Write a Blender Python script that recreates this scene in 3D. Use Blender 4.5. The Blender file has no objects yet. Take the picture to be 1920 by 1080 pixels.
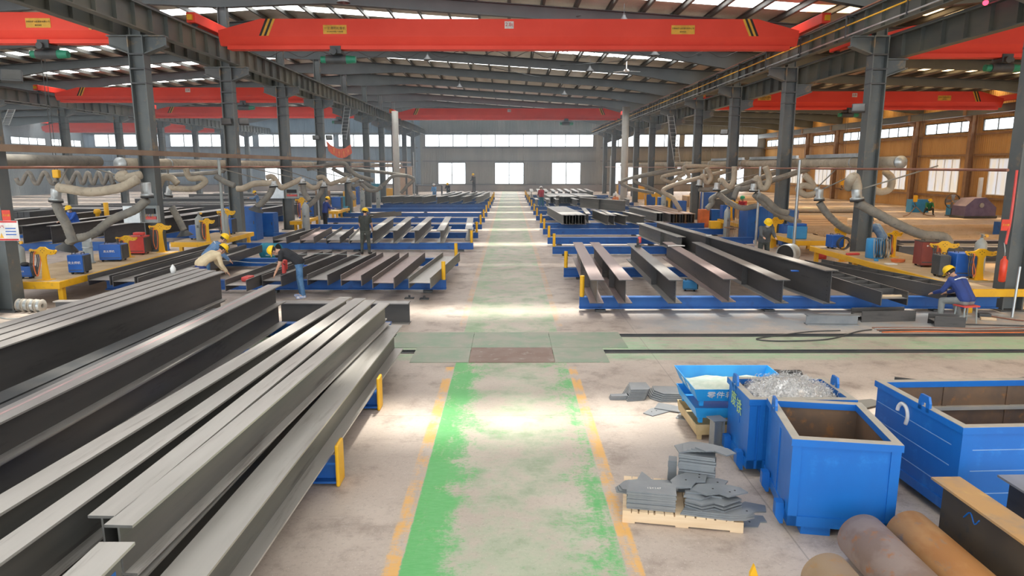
import bpy, bmesh, math, random
from mathutils import Vector, Matrix
random.seed(7)
SC = bpy.context.scene
COL = SC.collection

# ---------------------------------------------------------------- camera
F, CH, TH, YAW = 1270.0, 3.39, 0.178, 0.004
cam_d = bpy.data.cameras.new('camera')
cam_d.sensor_width = 36.0
cam_d.lens = 36.0 * F / 1920.0
cam_d.clip_end = 400
cam = bpy.data.objects.new('camera', cam_d)
COL.objects.link(cam)
cam.location = (0, 0, CH)
cam.rotation_euler = (math.pi / 2 - TH, 0, -YAW)
SC.camera = cam
# ---------------------------------------------------------------- world, sun, exposure
SC.view_settings.view_transform = 'Standard'
SC.view_settings.look = 'None'
SC.view_settings.gamma = 1
SC.view_settings.use_curve_mapping = False
SC.view_settings.exposure = 0.44
wd = bpy.data.worlds.new('sky')
SC.world = wd
wd.use_nodes = True
bg = wd.node_tree.nodes['Background']
bg.inputs[0].default_value = (0.88, 0.95, 1.0, 1)
bg.inputs[1].default_value = 2.9
sun_d = bpy.data.lights.new('sun', 'SUN')
sun_d.energy = 9.0
sun_d.angle = math.radians(5.0)
sun_d.color = (1.0, 0.96, 0.86)
sun = bpy.data.objects.new('sun', sun_d)
COL.objects.link(sun)
sun.rotation_euler = Vector((0.06, 0.52, 1.0)).to_track_quat('Z', 'Y').to_euler()
SKY_EMIT = 6.5
try:
    SC.cycles.max_bounces = 6
    SC.cycles.diffuse_bounces = 4
    SC.cycles.glossy_bounces = 3
    SC.cycles.transparent_max_bounces = 8
    SC.cycles.volume_bounces = 0
    SC.cycles.sample_clamp_indirect = 6
    SC.cycles.use_denoising = True
    SC.cycles.caustics_reflective = False
    SC.cycles.caustics_refractive = False
except Exception:
    pass

# ---------------------------------------------------------------- pixel -> place
_s, _c = math.sin(TH), math.cos(TH)
def _ray(px, py):
    x = (px - 960) / F
    b = (540 - py) / F
    y, z = _c + b * _s, -_s + b * _c
    return x + YAW * y, y - YAW * x, z
def g(px, py, z=0.0):
    x, y, zz = _ray(px, py)
    t = (z - CH) / zz
    return Vector((x * t, y * t, z))
def gy(px, py, Y):
    x, y, zz = _ray(px, py)
    t = Y / y
    return Vector((x * t, Y, CH + zz * t))
def gx(px, py, X):
    x, y, zz = _ray(px, py)
    t = X / x
    return Vector((X, y * t, CH + zz * t))

# ---------------------------------------------------------------- mesh builder
class MB:
    def __init__(s):
        s.v, s.f, s.m, s.sm = [], [], [], []
        s.cur = 0
        s.smooth = False
        s.X = Matrix.Identity(4)
    def add(s, vs, fs, smooth=None):
        n = len(s.v)
        for p in vs:
            s.v.append(s.X @ Vector(p))
        for f in fs:
            s.f.append([i + n for i in f])
            s.m.append(s.cur)
            s.sm.append(s.smooth if smooth is None else smooth)
        return s
    def box(s, x0, x1, y0, y1, z0, z1):
        return s.add([(x0, y0, z0), (x1, y0, z0), (x1, y1, z0), (x0, y1, z0), (x0, y0, z1), (x1, y0, z1), (x1, y1, z1), (x0, y1, z1)],
                     [(0, 3, 2, 1), (4, 5, 6, 7), (0, 1, 5, 4), (1, 2, 6, 5), (2, 3, 7, 6), (3, 0, 4, 7)])
    def bbox(s, x0, x1, y0, y1, z0, z1, b=0.01):
        # box with chamfered edges
        bm = bmesh.new()
        bmesh.ops.create_cube(bm, size=1)
        for v in bm.verts:
            v.co = Vector((x0 + (v.co.x + .5) * (x1 - x0), y0 + (v.co.y + .5) * (y1 - y0), z0 + (v.co.z + .5) * (z1 - z0)))
        bmesh.ops.bevel(bm, geom=bm.edges[:], offset=b, segments=2, affect='EDGES', profile=.5)
        bm.verts.index_update()
        s.add([v.co.copy() for v in bm.verts], [[v.index for v in f.verts] for f in bm.faces])
        bm.free()
        return s
    def quad(s, a, b, c, d):
        return s.add([a, b, c, d], [(0, 1, 2, 3)])
    def prism(s, poly, o, u, v, w):
        # poly 2d points in plane (u, v) at o, extruded along vector w
        o, u, v, w = Vector(o), Vector(u), Vector(v), Vector(w)
        n = len(poly)
        vs = [o + u * a + v * b for a, b in poly] + [o + u * a + v * b + w for a, b in poly]
        area = sum(poly[i][0] * poly[(i + 1) % n][1] - poly[(i + 1) % n][0] * poly[i][1] for i in range(n))
        flip = (u.cross(v).dot(w) > 0) == (area > 0)
        bot, top = list(range(n)), list(range(n, 2 * n))
        fs = []
        if flip:
            fs += [bot[::-1], top]
            fs += [(i, (i + 1) % n, n + (i + 1) % n, n + i) for i in range(n)]
        else:
            fs += [bot, top[::-1]]
            fs += [((i + 1) % n, i, n + i, n + (i + 1) % n) for i in range(n)]
        return s.add(vs, fs)
    def cyl(s, a, b, r0, r1=None, n=12, caps=True):
        a, b = Vector(a), Vector(b)
        r1 = r0 if r1 is None else r1
        d = (b - a).normalized()
        u = d.orthogonal().normalized()
        w = d.cross(u)
        vs = []
        for p, r in ((a, r0), (b, r1)):
            for i in range(n):
                t = 2 * math.pi * i / n
                vs.append(p + u * (r * math.cos(t)) + w * (r * math.sin(t)))
        s.add(vs, [(i, (i + 1) % n, n + (i + 1) % n, n + i) for i in range(n)], smooth=n > 6)
        if caps:
            s.add(vs[:n], [list(range(n))[::-1]], smooth=False)
            s.add(vs[n:], [list(range(n))], smooth=False)
        return s
    def lathe(s, prof, o=(0, 0, 0), ax=(0, 0, 1), n=20, caps=True):
        o, d = Vector(o), Vector(ax).normalized()
        u = d.orthogonal().normalized()
        w = d.cross(u)
        k = len(prof)
        vs = []
        for r, h in prof:
            for i in range(n):
                t = 2 * math.pi * i / n
                vs.append(o + d * h + u * (r * math.cos(t)) + w * (r * math.sin(t)))
        fs = [(j * n + i, j * n + (i + 1) % n, (j + 1) * n + (i + 1) % n, (j + 1) * n + i) for j in range(k - 1) for i in range(n)]
        if caps and prof[0][0] > 1e-6:
            fs.append(list(range(n))[::-1])
        if caps and prof[-1][0] > 1e-6:
            fs.append([(k - 1) * n + i for i in range(n)])
        return s.add(vs, fs, smooth=True)
    def tube(s, pts, r, n=10, caps=True, rf=None):
        pts = [Vector(p) for p in pts]
        vs = []
        up = None
        k = len(pts)
        for i, p in enumerate(pts):
            d = (pts[min(i + 1, k - 1)] - pts[max(i - 1, 0)]).normalized()
            if up is None:
                up = d.orthogonal().normalized()
            up = (up - d * up.dot(d)).normalized()
            w = d.cross(up)
            rr = r if rf is None else rf(i)
            for j in range(n):
                t = 2 * math.pi * j / n
                vs.append(p + up * (rr * math.cos(t)) + w * (rr * math.sin(t)))
        fs = [(j * n + i, j * n + (i + 1) % n, (j + 1) * n + (i + 1) % n, (j + 1) * n + i) for j in range(k - 1) for i in range(n)]
        if caps:
            fs += [list(range(n))[::-1], [(k - 1) * n + i for i in range(n)]]
        return s.add(vs, fs, smooth=n > 4)
    def ball(s, c, r, n=12, sc=(1, 1, 1)):
        c = Vector(c)
        k = n // 2
        prof = [(math.sin(math.pi * i / k), -math.cos(math.pi * i / k)) for i in range(k + 1)]
        vs = []
        for a, h in prof:
            for i in range(n):
                t = 2 * math.pi * i / n
                vs.append((c.x + r * sc[0] * a * math.cos(t), c.y + r * sc[1] * a * math.sin(t), c.z + r * sc[2] * h))
        return s.add(vs, [(j * n + i, j * n + (i + 1) % n, (j + 1) * n + (i + 1) % n, (j + 1) * n + i) for j in range(k) for i in range(n)], smooth=True)
    def mesh(s, name, mats):
        me = bpy.data.meshes.new(name)
        me.from_pydata([tuple(p) for p in s.v], [], s.f)
        for m in (mats if isinstance(mats, (list, tuple)) else [mats]):
            me.materials.append(m)
        me.polygons.foreach_set('material_index', s.m)
        me.polygons.foreach_set('use_smooth', s.sm)
        me.update()
        return me
    def build(s, name, mats, parent=None, loc=(0, 0, 0), rz=0.0, label=None, cat=None, group=None, kind=None):
        o = bpy.data.objects.new(name, s.mesh(name, mats))
        COL.objects.link(o)
        o.location = loc
        o.rotation_euler = (0, 0, rz)
        if parent is not None:
            o.parent = parent
        return tag(o, label, cat, group, kind)

def tag(o, label=None, cat=None, group=None, kind=None):
    if label: o['label'] = label
    if cat: o['category'] = cat
    if group: o['group'] = group
    if kind: o['kind'] = kind
    elif cat: o['kind'] = 'thing'
    return o
def T(name, label, cat, loc=(0, 0, 0), rz=0.0, group=None):
    o = bpy.data.objects.new(name, None)
    o.empty_display_size = .2
    COL.objects.link(o)
    o.location = loc
    o.rotation_euler = (0, 0, rz)
    return tag(o, label, cat, group)
def dup(root, label, loc=None, rz=None, group=None):
    r = root.copy()
    COL.objects.link(r)
    if loc is not None: r.location = loc
    if rz is not None: r.rotation_euler = (0, 0, rz)
    r['label'] = label
    if group: r['group'] = group
    for ch in list(root.children):
        c = ch.copy()
        COL.objects.link(c)
        c.parent = r
        for gc in ch.children:
            d = gc.copy()
            COL.objects.link(d)
            d.parent = c
    return r
def struct(m, name, mats, **k):
    return m.build(name, mats, kind='structure', **k)
ORD = ['nearest', 'second', 'third', 'fourth', 'fifth', 'sixth', 'seventh', 'eighth', 'ninth', 'tenth', 'eleventh', 'twelfth', 'thirteenth', 'fourteenth']
FIRST = ['first'] + ORD[1:]
def spline(pts, k=8):
    # Catmull-Rom through the points
    P = [Vector(p) for p in pts]
    P = [P[0] * 2 - P[1]] + P + [P[-1] * 2 - P[-2]]
    out = []
    for i in range(1, len(P) - 2):
        for j in range(k):
            t = j / k
            a, b, c, d = P[i - 1], P[i], P[i + 1], P[i + 2]
            out.append(.5 * ((2 * b) + (c - a) * t + (2 * a - 5 * b + 4 * c - d) * t * t + (3 * b - a - 3 * c + d) * t ** 3))
    out.append(P[-2])
    return out

# ---------------------------------------------------------------- materials
class NT:
    def __init__(s, name):
        s.mat = bpy.data.materials.new(name)
        s.mat.use_nodes = True
        s.t = s.mat.node_tree
        s.n = s.t.nodes
        s.b = s.n['Principled BSDF']
        s.out = s.n['Material Output']
    def link(s, a, b): s.t.links.new(a, b)
    def node(s, typ, **k):
        n = s.n.new(typ)
        for a, v in k.items(): setattr(n, a, v)
        return n
    def inp(s, sock, v):
        if v is None: return
        if hasattr(v, 'is_output'): s.link(v, sock)
        elif isinstance(v, (tuple, list)) and sock.type == 'RGBA': sock.default_value = (*v[:3], 1)
        else: sock.default_value = v
    def math(s, op, a, b=None, c=None, clamp=False):
        n = s.node('ShaderNodeMath', operation=op, use_clamp=clamp)
        for i, v in enumerate((a, b, c)): s.inp(n.inputs[i], v)
        return n.outputs[0]
    def mix(s, f, a, b):
        n = s.node('ShaderNodeMix', data_type='RGBA')
        s.inp(n.inputs[0], f)
        s.inp(n.inputs[6], a)
        s.inp(n.inputs[7], b)
        return n.outputs[2]
    def sstep(s, v, lo, hi):
        n = s.node('ShaderNodeMapRange', interpolation_type='SMOOTHSTEP')
        s.inp(n.inputs[0], v)
        n.inputs[1].default_value = lo
        n.inputs[2].default_value = hi
        return n.outputs[0]
    def coord(s, kind='Object', scale=None):
        o = s.node('ShaderNodeTexCoord').outputs[kind]
        if scale:
            m = s.node('ShaderNodeMapping')
            m.inputs['Scale'].default_value = scale
            s.link(o, m.inputs[0])
            o = m.outputs[0]
        return o
    def noise(s, co, scale, detail=3, rough=.55):
        n = s.node('ShaderNodeTexNoise')
        s.link(co, n.inputs['Vector'])
        n.inputs['Scale'].default_value = scale
        n.inputs['Detail'].default_value = detail
        n.inputs['Roughness'].default_value = rough
        return n.outputs[0]
    def bump(s, h, strength=.2, dist=.02):
        n = s.node('ShaderNodeBump')
        n.inputs['Strength'].default_value = strength
        n.inputs['Distance'].default_value = dist
        s.link(h, n.inputs['Height'])
        s.link(n.outputs[0], s.b.inputs['Normal'])
    def fin(s, col=None, rough=None, metal=None):
        s.inp(s.b.inputs['Base Color'], col)
        s.inp(s.b.inputs['Roughness'], rough)
        s.inp(s.b.inputs['Metallic'], metal)
        return s.mat

def mat(name, c1, c2=None, scale=3.0, rough=.55, metal=0.0, lo=.35, hi=.65, bump=0.0, stretch=None, c3=None):
    t = NT(name)
    if c2 is None:
        c2 = tuple(x * .8 for x in c1)
    co = t.coord('Object', stretch)
    n = t.noise(co, scale, 4)
    col = t.mix(t.sstep(n, lo, hi), c1, c2)
    if c3:
        n3 = t.noise(co, scale * 2.7, 5, .65)
        col = t.mix(t.sstep(n3, .55, .72), col, c3)
    if bump:
        t.bump(t.noise(co, scale * 6, 3), bump)
    rn = t.math('MULTIPLY_ADD', n, .25, rough - .12)
    return t.fin(col, rn, metal)

M = {}
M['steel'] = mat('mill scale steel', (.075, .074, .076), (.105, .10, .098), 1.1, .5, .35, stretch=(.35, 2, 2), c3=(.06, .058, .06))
M['flange'] = mat('skylight-tinted flange steel', (.34, .325, .315), (.44, .42, .40), 1.1, .40, .45, stretch=(.3, 2.5, 2.5), c3=(.27, .25, .24))  # paler copy of the mill scale steel, skylight reflection put into the colour
M['flange_red'] = mat('rosy skylight-tinted flange', (.40, .31, .30), (.47, .37, .35), 1.2, .42, .4, stretch=(.3, 2.5, 2.5), c3=(.30, .24, .235))
M['flange_light'] = mat('pale skylight-tinted flange steel', (.46, .44, .41), (.58, .555, .52), 1.2, .38, .45, stretch=(.25, 2.5, 2.5), c3=(.37, .345, .315))
M['steel_red'] = mat('reddish mill steel', (.11, .10, .098), (.16, .14, .13), 1.2, .48, .35, stretch=(.3, 2, 2), c3=(.09, .08, .08))
M['steel_light'] = mat('brushed light steel', (.13, .128, .12), (.19, .182, .165), 1.2, .45, .4, stretch=(.25, 2.5, 2.5), c3=(.10, .095, .09))
M['plate'] = mat('blue grey plate steel', (.23, .25, .27), (.30, .31, .32), 3, .42, .4)
M['column'] = mat('grey painted column', (.10, .115, .12), (.145, .155, .15), .8, .5, .1, c3=(.27, .2, .13))
M['girder'] = mat('dark grey girder paint', (.10, .11, .105), (.17, .16, .125), .7, .5, .15, stretch=(1, .4, 1))
M['rafter'] = mat('dark rafter paint', (.05, .058, .062), (.07, .078, .08), .6, .55)
M['purlin'] = mat('galvanised purlin', (.085, .085, .08), (.12, .115, .10), 1.0, .5, .3)
M['rust'] = mat('rust brown steel', (.26, .15, .09), (.34, .22, .13), 2, .65, .1)
M['red'] = mat('crane red paint', (.95, .075, .04), (.88, .065, .035), .5, .6)
M['blue'] = mat('rail blue paint', (.015, .10, .36), (.02, .13, .42), 1.2, .42, 0, c3=(.02, .08, .26))
M['bin_blue'] = mat('bin blue paint', (.010, .15, .52), (.010, .13, .47), 1.3, .4, 0, c3=(.02, .19, .58), bump=.03)
M['yellow'] = mat('safety yellow paint', (.86, .47, .015), (.80, .42, .015), 2, .45, c3=(.62, .33, .04))
M['helmet'] = mat('yellow helmet plastic', (.95, .60, .01), (.93, .58, .01), 2, .3)
M['black'] = mat('black rubber', (.02, .02, .022), (.03, .03, .03), 4, .6)
M['dark'] = mat('dark grey metal', (.06, .065, .07), (.09, .09, .09), 3, .5, .2)
M['galv'] = mat('galvanised sheet', (.42, .45, .46), (.52, .54, .54), 4, .35, .6)
M['white'] = mat('white paint', (.8, .8, .78), (.74, .74, .72), 3, .5)
M['cyl'] = mat('grey gas cylinder paint', (.34, .38, .38), (.42, .44, .42), 3, .42, .1)
M['hose'] = mat('grey fabric duct hose', (.20, .19, .17), (.28, .26, .22), 3, .75, c3=(.15, .145, .14))
M['hose_tan'] = mat('dusty tan duct hose', (.40, .34, .26), (.50, .43, .33), 3, .8, c3=(.3, .26, .2))
M['wood'] = mat('pale pallet wood', (.70, .50, .31), (.80, .62, .42), 3, .7, 0, stretch=(.3, 3, 3))
M['tan'] = mat('dusty tan bench top', (.50, .36, .21), (.60, .46, .29), 2, .7)
M['machine_red'] = mat('red welder paint', (.72, .09, .08), (.66, .07, .06), 3, .4)
M['teal'] = mat('teal drum paint', (.02, .22, .33), (.03, .27, .38), 3, .5)
M['skin'] = mat('skin', (.62, .36, .25), (.58, .33, .22), 5, .55)
M['hair'] = mat('black hair', (.012, .011, .010), None, 5, .6)
M['brown_pipe'] = mat('red brown pipe paint', (.24, .09, .06), (.30, .14, .09), 2, .5)
M['brown_box'] = mat('brown box beam', (.24, .15, .10), (.32, .22, .15), 1, .6)
M['lamp_glass'] = mat('lamp glass', (.10, .10, .095), None, 3, .2)

M['rust_web'] = mat('dark rusted web', (.075, .062, .05), (.11, .085, .06), 1.5, .6, .2, c3=(.05, .055, .06))
def emat(name, col, st):
    t = NT(name)
    t.n.remove(t.b)
    e = t.node('ShaderNodeEmission')
    e.inputs[0].default_value = (*col, 1)
    e.inputs[1].default_value = st
    t.link(e.outputs[0], t.out.inputs[0])
    return t.mat
def skylight_mat(name='translucent roof sheet', tint=(1, .985, .94), st=None, clear=.5, tc=(1, 1, 1)):
    # translucent fibreglass sheet lit by the sky above, letting part of the sun through
    t = NT(name)
    t.n.remove(t.b)
    e = t.node('ShaderNodeEmission')
    e.inputs[0].default_value = (*tint, 1)
    e.inputs[1].default_value = st or SKY_EMIT
    tr = t.node('ShaderNodeBsdfTransparent')
    tr.inputs[0].default_value = (*tc, 1)
    mx = t.node('ShaderNodeMixShader')
    mx.inputs[0].default_value = clear
    t.link(e.outputs[0], mx.inputs[1])
    t.link(tr.outputs[0], mx.inputs[2])
    t.link(mx.outputs[0], t.out.inputs[0])
    return t.mat
M['skylight'] = skylight_mat()
M['skylight_amber'] = skylight_mat('aged amber roof sheet', (1, .66, .32), SKY_EMIT * .8, .4, (1, .68, .36))
def glass_mat(name, tint, clear):
    t = NT(name)
    t.n.remove(t.b)
    tr = t.node('ShaderNodeBsdfTransparent')
    tr.inputs[0].default_value = (*tint, 1)
    gl = t.node('ShaderNodeBsdfDiffuse')
    gl.inputs[0].default_value = (.75, .78, .8, 1)
    mx = t.node('ShaderNodeMixShader')
    mx.inputs[0].default_value = clear
    t.link(gl.outputs[0], mx.inputs[1])
    t.link(tr.outputs[0], mx.inputs[2])
    t.link(mx.outputs[0], t.out.inputs[0])
    return t.mat
M['glass'] = glass_mat('window glass', (.97, .98, 1), .92)
def milk_mat():
    t = NT('milky window sheet')
    t.n.remove(t.b)
    co = t.coord('Object', (1, 1, .15))
    col = t.mix(t.sstep(t.noise(co, 2.2, 2), .35, .65), (.85, .78, .66), (.80, .82, .88))
    a = t.node('ShaderNodeBsdfTranslucent')
    d = t.node('ShaderNodeBsdfDiffuse')
    t.link(col, a.inputs[0])
    t.link(col, d.inputs[0])
    mx = t.node('ShaderNodeMixShader')
    mx.inputs[0].default_value = .16
    t.link(d.outputs[0], mx.inputs[1])
    t.link(a.outputs[0], mx.inputs[2])
    t.link(mx.outputs[0], t.out.inputs[0])
    return t.mat
M['milk'] = milk_mat()
def siding(name, c1, c2, axis):
    t = NT(name)
    co = t.coord('Object')
    n = t.noise(t.coord('Object', (1, 1, .2)), .8, 4)
    col = t.mix(t.sstep(n, .3, .7), c1, c2)
    sp = t.node('ShaderNodeSeparateXYZ')
    t.link(co, sp.inputs[0])
    w = t.math('SINE', t.math('MULTIPLY', sp.outputs[axis], 2 * math.pi / .22))
    t.bump(w, .5, .02)
    return t.fin(col, .6, 0)
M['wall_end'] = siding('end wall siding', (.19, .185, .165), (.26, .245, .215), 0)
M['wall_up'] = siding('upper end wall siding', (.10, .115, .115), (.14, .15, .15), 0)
M['wall_blue'] = siding('glare-tinted end wall siding', (.15, .20, .26), (.20, .26, .32), 0)  # blue veiling glare over the outer bays put into the siding colour
M['wall_blue_up'] = siding('glare-tinted upper end wall siding', (.085, .13, .18), (.11, .16, .21), 0)
M['wall_warm'] = siding('warm side wall siding', (.55, .31, .10), (.66, .40, .15), 1)
M['wall_pale'] = siding('pale side wall siding', (.22, .26, .29), (.28, .32, .34), 1)
def foil():
    t = NT('roof insulation foil')
    co = t.coord('Object')
    n = t.noise(t.coord('Object', (.5, 1, 1)), 1.3, 3)
    col = t.mix(t.sstep(n, .3, .7), (.50, .46, .38), (.62, .58, .50))
    t.bump(t.noise(co, 9, 2), .5, .05)
    return t.fin(col, .5, .25)
M['foil'] = foil()

def floor_mat():
    t = NT('painted concrete floor')
    co = t.coord('Object')
    sp = t.node('ShaderNodeSeparateXYZ')
    t.link(co, sp.inputs[0])
    x, y = sp.outputs[0], sp.outputs[1]
    big = t.noise(co, .45, 5, .6)
    mid = t.noise(co, 1.9, 5, .65)
    fine = t.noise(co, 22, 4, .7)
    sx = t.coord('Object', (1, 5, 1))
    streak = t.noise(sx, 2.2, 5, .7)
    ly = t.coord('Object', (4, .5, 1))
    lstreak = t.noise(ly, 1.6, 5, .7)
    base = t.mix(t.sstep(big, .35, .68), (.46, .38, .325), (.60, .51, .44))
    base = t.mix(t.math('MULTIPLY', t.sstep(mid, .48, .70), .7), base, (.27, .205, .17))
    base = t.mix(t.math('MULTIPLY', t.sstep(fine, .50, .72), .38), base, (.25, .195, .16))
    base = t.mix(t.math('MULTIPLY', t.sstep(streak, .56, .74), .5), base, (.60, .54, .49))
    grit = t.noise(co, 60, 2, .6)
    base = t.mix(t.math('MULTIPLY', t.sstep(grit, .64, .70), .75), base, (.70, .66, .60))
    # distance from the lane centre, wobbling a little
    ax = t.math('ABSOLUTE', t.math('SUBTRACT', x, .03))
    wob = t.math('MULTIPLY_ADD', t.math('SUBTRACT', fine, .5), .04, ax)
    inl = t.math('SUBTRACT', 1, t.sstep(wob, .955, .975))
    # paint survives at the edges of the lane and is worn through in the middle
    edge = t.sstep(ax, .30, .92)
    left = t.math('SUBTRACT', 1, t.sstep(x, -.75, .1))
    near = t.math('SUBTRACT', 1, t.sstep(y, 4.6, 6.6))
    scr = t.noise(t.coord('Object', (1.5, 9, 1)), 5, 6, .75)
    keep = t.math('ADD', t.math('MULTIPLY', edge, .42), t.math('MULTIPLY', left, .26))
    keep = t.math('ADD', keep, t.math('MULTIPLY', near, .10))
    keep = t.math('ADD', keep, t.math('MULTIPLY', t.math('SUBTRACT', lstreak, .5), .7))
    keep = t.math('ADD', keep, t.math('MULTIPLY', t.math('SUBTRACT', mid, .5), 1.5))
    keep = t.math('ADD', keep, t.math('MULTIPLY', t.math('SUBTRACT', fine, .5), .8))
    keep = t.math('ADD', keep, t.math('MULTIPLY', t.math('SUBTRACT', scr, .5), .9))
    paint = t.sstep(keep, .20, .66)
    far = t.sstep(y, 10.5, 15.0)
    paint = t.math('MULTIPLY', paint, t.math('MULTIPLY_ADD', far, -.78, .95))
    gp = t.mix(t.sstep(scr, .4, .65), (.025, .42, .055), (.09, .50, .12))
    col = t.mix(t.math('MULTIPLY', inl, paint), base, gp)
    thin = t.math('MULTIPLY', inl, t.math('MULTIPLY_ADD', t.sstep(t.math('ADD', mid, t.math('MULTIPLY', near, .12)), .38, .6), .30, .04))
    col = t.mix(thin, col, (.26, .52, .28))
    # yellow edge lines
    yl = t.math('MULTIPLY', t.sstep(wob, .965, .98), t.math('SUBTRACT', 1, t.sstep(wob, 1.10, 1.13)))
    yk = t.math('ADD', t.math('MULTIPLY', t.math('SUBTRACT', lstreak, .5), 1.3), t.math('MULTIPLY', t.math('SUBTRACT', mid, .5), 2.0))
    yk = t.math('ADD', yk, t.math('MULTIPLY', t.math('SUBTRACT', scr, .5), .9))
    yw = t.math('MULTIPLY', t.sstep(yk, -.25, .22), t.math('MULTIPLY_ADD', far, -.55, .85))
    yw = t.math('MULTIPLY', yw, t.math('SUBTRACT', 1, t.math('MULTIPLY', t.math('GREATER_THAN', y, 11.2), t.math('LESS_THAN', y, 14.2))))
    col = t.mix(t.math('MULTIPLY', yl, yw), col, (.82, .44, .10))
    # faded green band along the cart track
    gb = t.math('MULTIPLY', t.sstep(y, 11.5, 11.75), t.math('SUBTRACT', 1, t.sstep(y, 13.25, 13.35)))
    gk = t.sstep(t.math('ADD', t.math('MULTIPLY', t.math('SUBTRACT', streak, .5), 1.4), t.math('MULTIPLY', t.math('SUBTRACT', big, .5), 1.2)), -.28, .30)
    col = t.mix(t.math('MULTIPLY', t.math('MULTIPLY', gb, gk), .72), col, (.28, .55, .30))
    # grey swarf dust beside the work table
    db = t.math('MULTIPLY', t.sstep(y, 13.5, 14.0), t.math('SUBTRACT', 1, t.sstep(y, 15.6, 16.2)))
    db = t.math('MULTIPLY', db, t.sstep(x, 2.2, 4.0))
    col = t.mix(t.math('MULTIPLY', db, t.sstep(mid, .3, .6)), col, (.40, .41, .42))
    # saw-cut joints
    def joint(v, at, w=.008):
        return t.math('LESS_THAN', t.math('ABSOLUTE', t.math('SUBTRACT', v, at)), w)
    j = joint(x, 2.62)
    for at in (8.9, 19.5, 4.2):
        j = t.math('MAXIMUM', j, joint(y, at))
    col = t.mix(t.math('MULTIPLY', j, .45), col, (.2, .17, .14))
    rough = t.math('MULTIPLY_ADD', mid, .35, .30)
    t.bump(fine, .08, .01)
    return t.fin(col, rough, 0)
M['floor'] = floor_mat()
# ================================================================ SETTING
XL, XR, Y0, SP = -11.95, 11.95, 22.9, 7.0
RIDGE, ZR, SL = -11.95, 11.1, .067
def roof_z(x):
    # the outer bays are roofed at a gentler slope
    z = ZR - SL * (min(max(x, -32.5), XR) - RIDGE) * (1 if x > RIDGE else -1)
    return z - .03 * max(0, x - XR, -32.5 - x)
WX, WY = 34.5, 92.9          # right wall, end wall
LX = -57.0                   # left wall
NEAR = -12.0
XB = [LX, -32.5, RIDGE, XR, WX]
# floor with the two sunken cart-track grooves
m = MB()
GR = [(12.05, 12.30), (13.26, 13.52)]
def frect(x0, x1, y0, y1): m.quad((x0, y0, 0), (x1, y0, 0), (x1, y1, 0), (x0, y1, 0))
frect(LX, WX, NEAR, GR[0][0])
frect(LX, WX, GR[0][1], GR[1][0])
frect(LX, WX, GR[1][1], WY)
struct(m, 'floor', M['floor'])
for i, (a, b) in enumerate(GR):
    m = MB()
    m.quad((LX, a, -.07), (WX, a, -.07), (WX, b, -.07), (LX, b, -.07))
    m.quad((LX, a, 0), (WX, a, 0), (WX, a, -.07), (LX, a, -.07))
    m.quad((LX, b, -.07), (WX, b, -.07), (WX, b, 0), (LX, b, 0))
    c = (a + b) / 2
    m.box(LX, WX, c - .03, c + .03, -.07, -.012)
    struct(m, 'trim_%d' % (i + 1), M['dark'])
# steel cover plates where the lane crosses the track
m = None
k = 0
PX = [(-1.75, -.72), (-.715, .80), (.805, 1.76)]
for r, (ya, yb) in enumerate(((11.45, 12.42), (12.43, 13.62))):
    for c_, (a, b) in enumerate(PX):
        if r == 1 and c_ == 0: a = -2.3
        if r == 1 and c_ == 2: b = 2.25
        m = MB().bbox(a, b, ya, yb, .0, .012, .003)
        where = ('nearer' if r == 0 else 'farther') + ' row, ' + ('stack-side', 'middle', 'bin-side')[c_]
        pm = mat('cover plate paint %d' % k, (.27, .19, .155) if (r == 0 and c_ == 1) else (.36, .36, .29), (.24, .155, .125) if (r == 0 and c_ == 1) else (.27, .36, .26), 1.8, .5, .15, c3=(.42, .38, .32))
        m.build('cover_plate', pm, label='worn steel floor plate bridging the cart track across the lane, %s' % where, cat='floor plate', group='floor plates over the cart track')
        k += 1
# roof sheets with translucent strips
def strips():
    ys = [28.1 + SP * k for k in range(-6, 10)]
    return [(y - .6, y + .6) for y in ys if y > NEAR and y < WY - 1]
ST = strips()
m = MB()
for x0, x1 in zip(XB, XB[1:]):
    y = NEAR
    for a, b in ST + [(WY, WY)]:
        if a > y:
            m.quad((x0, y, roof_z(x0)), (x0, a, roof_z(x0)), (x1, a, roof_z(x1)), (x1, y, roof_z(x1)))
        y = b
struct(m, 'ceiling', M['foil'])
for i, (a, b) in enumerate(ST):
    for x0, x1 in zip(XB, XB[1:]):
        m = MB().quad((x0, a, roof_z(x0)), (x0, b, roof_z(x0)), (x1, b, roof_z(x1)), (x1, a, roof_z(x1)))
        struct(m, 'roof_skylight', M['skylight_amber' if x0 >= XR else 'skylight'])
# end wall with window openings
def wall_with_holes(mb, u0, u1, z1f, holes, put, zbands, m0=0):
    # rectangles around the holes (u0, u1, z0, z1) ; put(u, z) -> point
    us = sorted({u0, u1, *[h[0] for h in holes], *[h[1] for h in holes]})
    zs = sorted({0.0, *[h[2] for h in holes], *[h[3] for h in holes], *zbands})
    for a, b in zip(us, us[1:]):
        for i, c in enumerate(zs):
            top = i == len(zs) - 1
            d0 = z1f(a) if top else zs[i + 1]
            d1 = z1f(b) if top else zs[i + 1]
            if not top and any(h[0] <= a + 1e-6 and b <= h[1] + 1e-6 and h[2] <= c + 1e-6 and zs[i + 1] <= h[3] + 1e-6 for h in holes):
                continue
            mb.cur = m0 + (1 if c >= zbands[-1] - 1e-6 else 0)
            mb.quad(put(a, c), put(b, c), put(b, d1), put(a, d0))
low = [(-9.6, -5.9), (-1.95, 1.95), (5.75, 9.65)]
EX = [(-18.2, -14.6), (-25.5, -21.9), (-33, -29.4), (14.2, 17.9), (21.5, 25.2), (28.5, 31.8)]
strip_w = [(-55.5, -46.0), (-45.4, -34.3), (-33.6, -23.5), (-22.9, -12.6), (-11.3, 11.3), (12.6, 22.9), (23.5, 33.4)]
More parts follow.
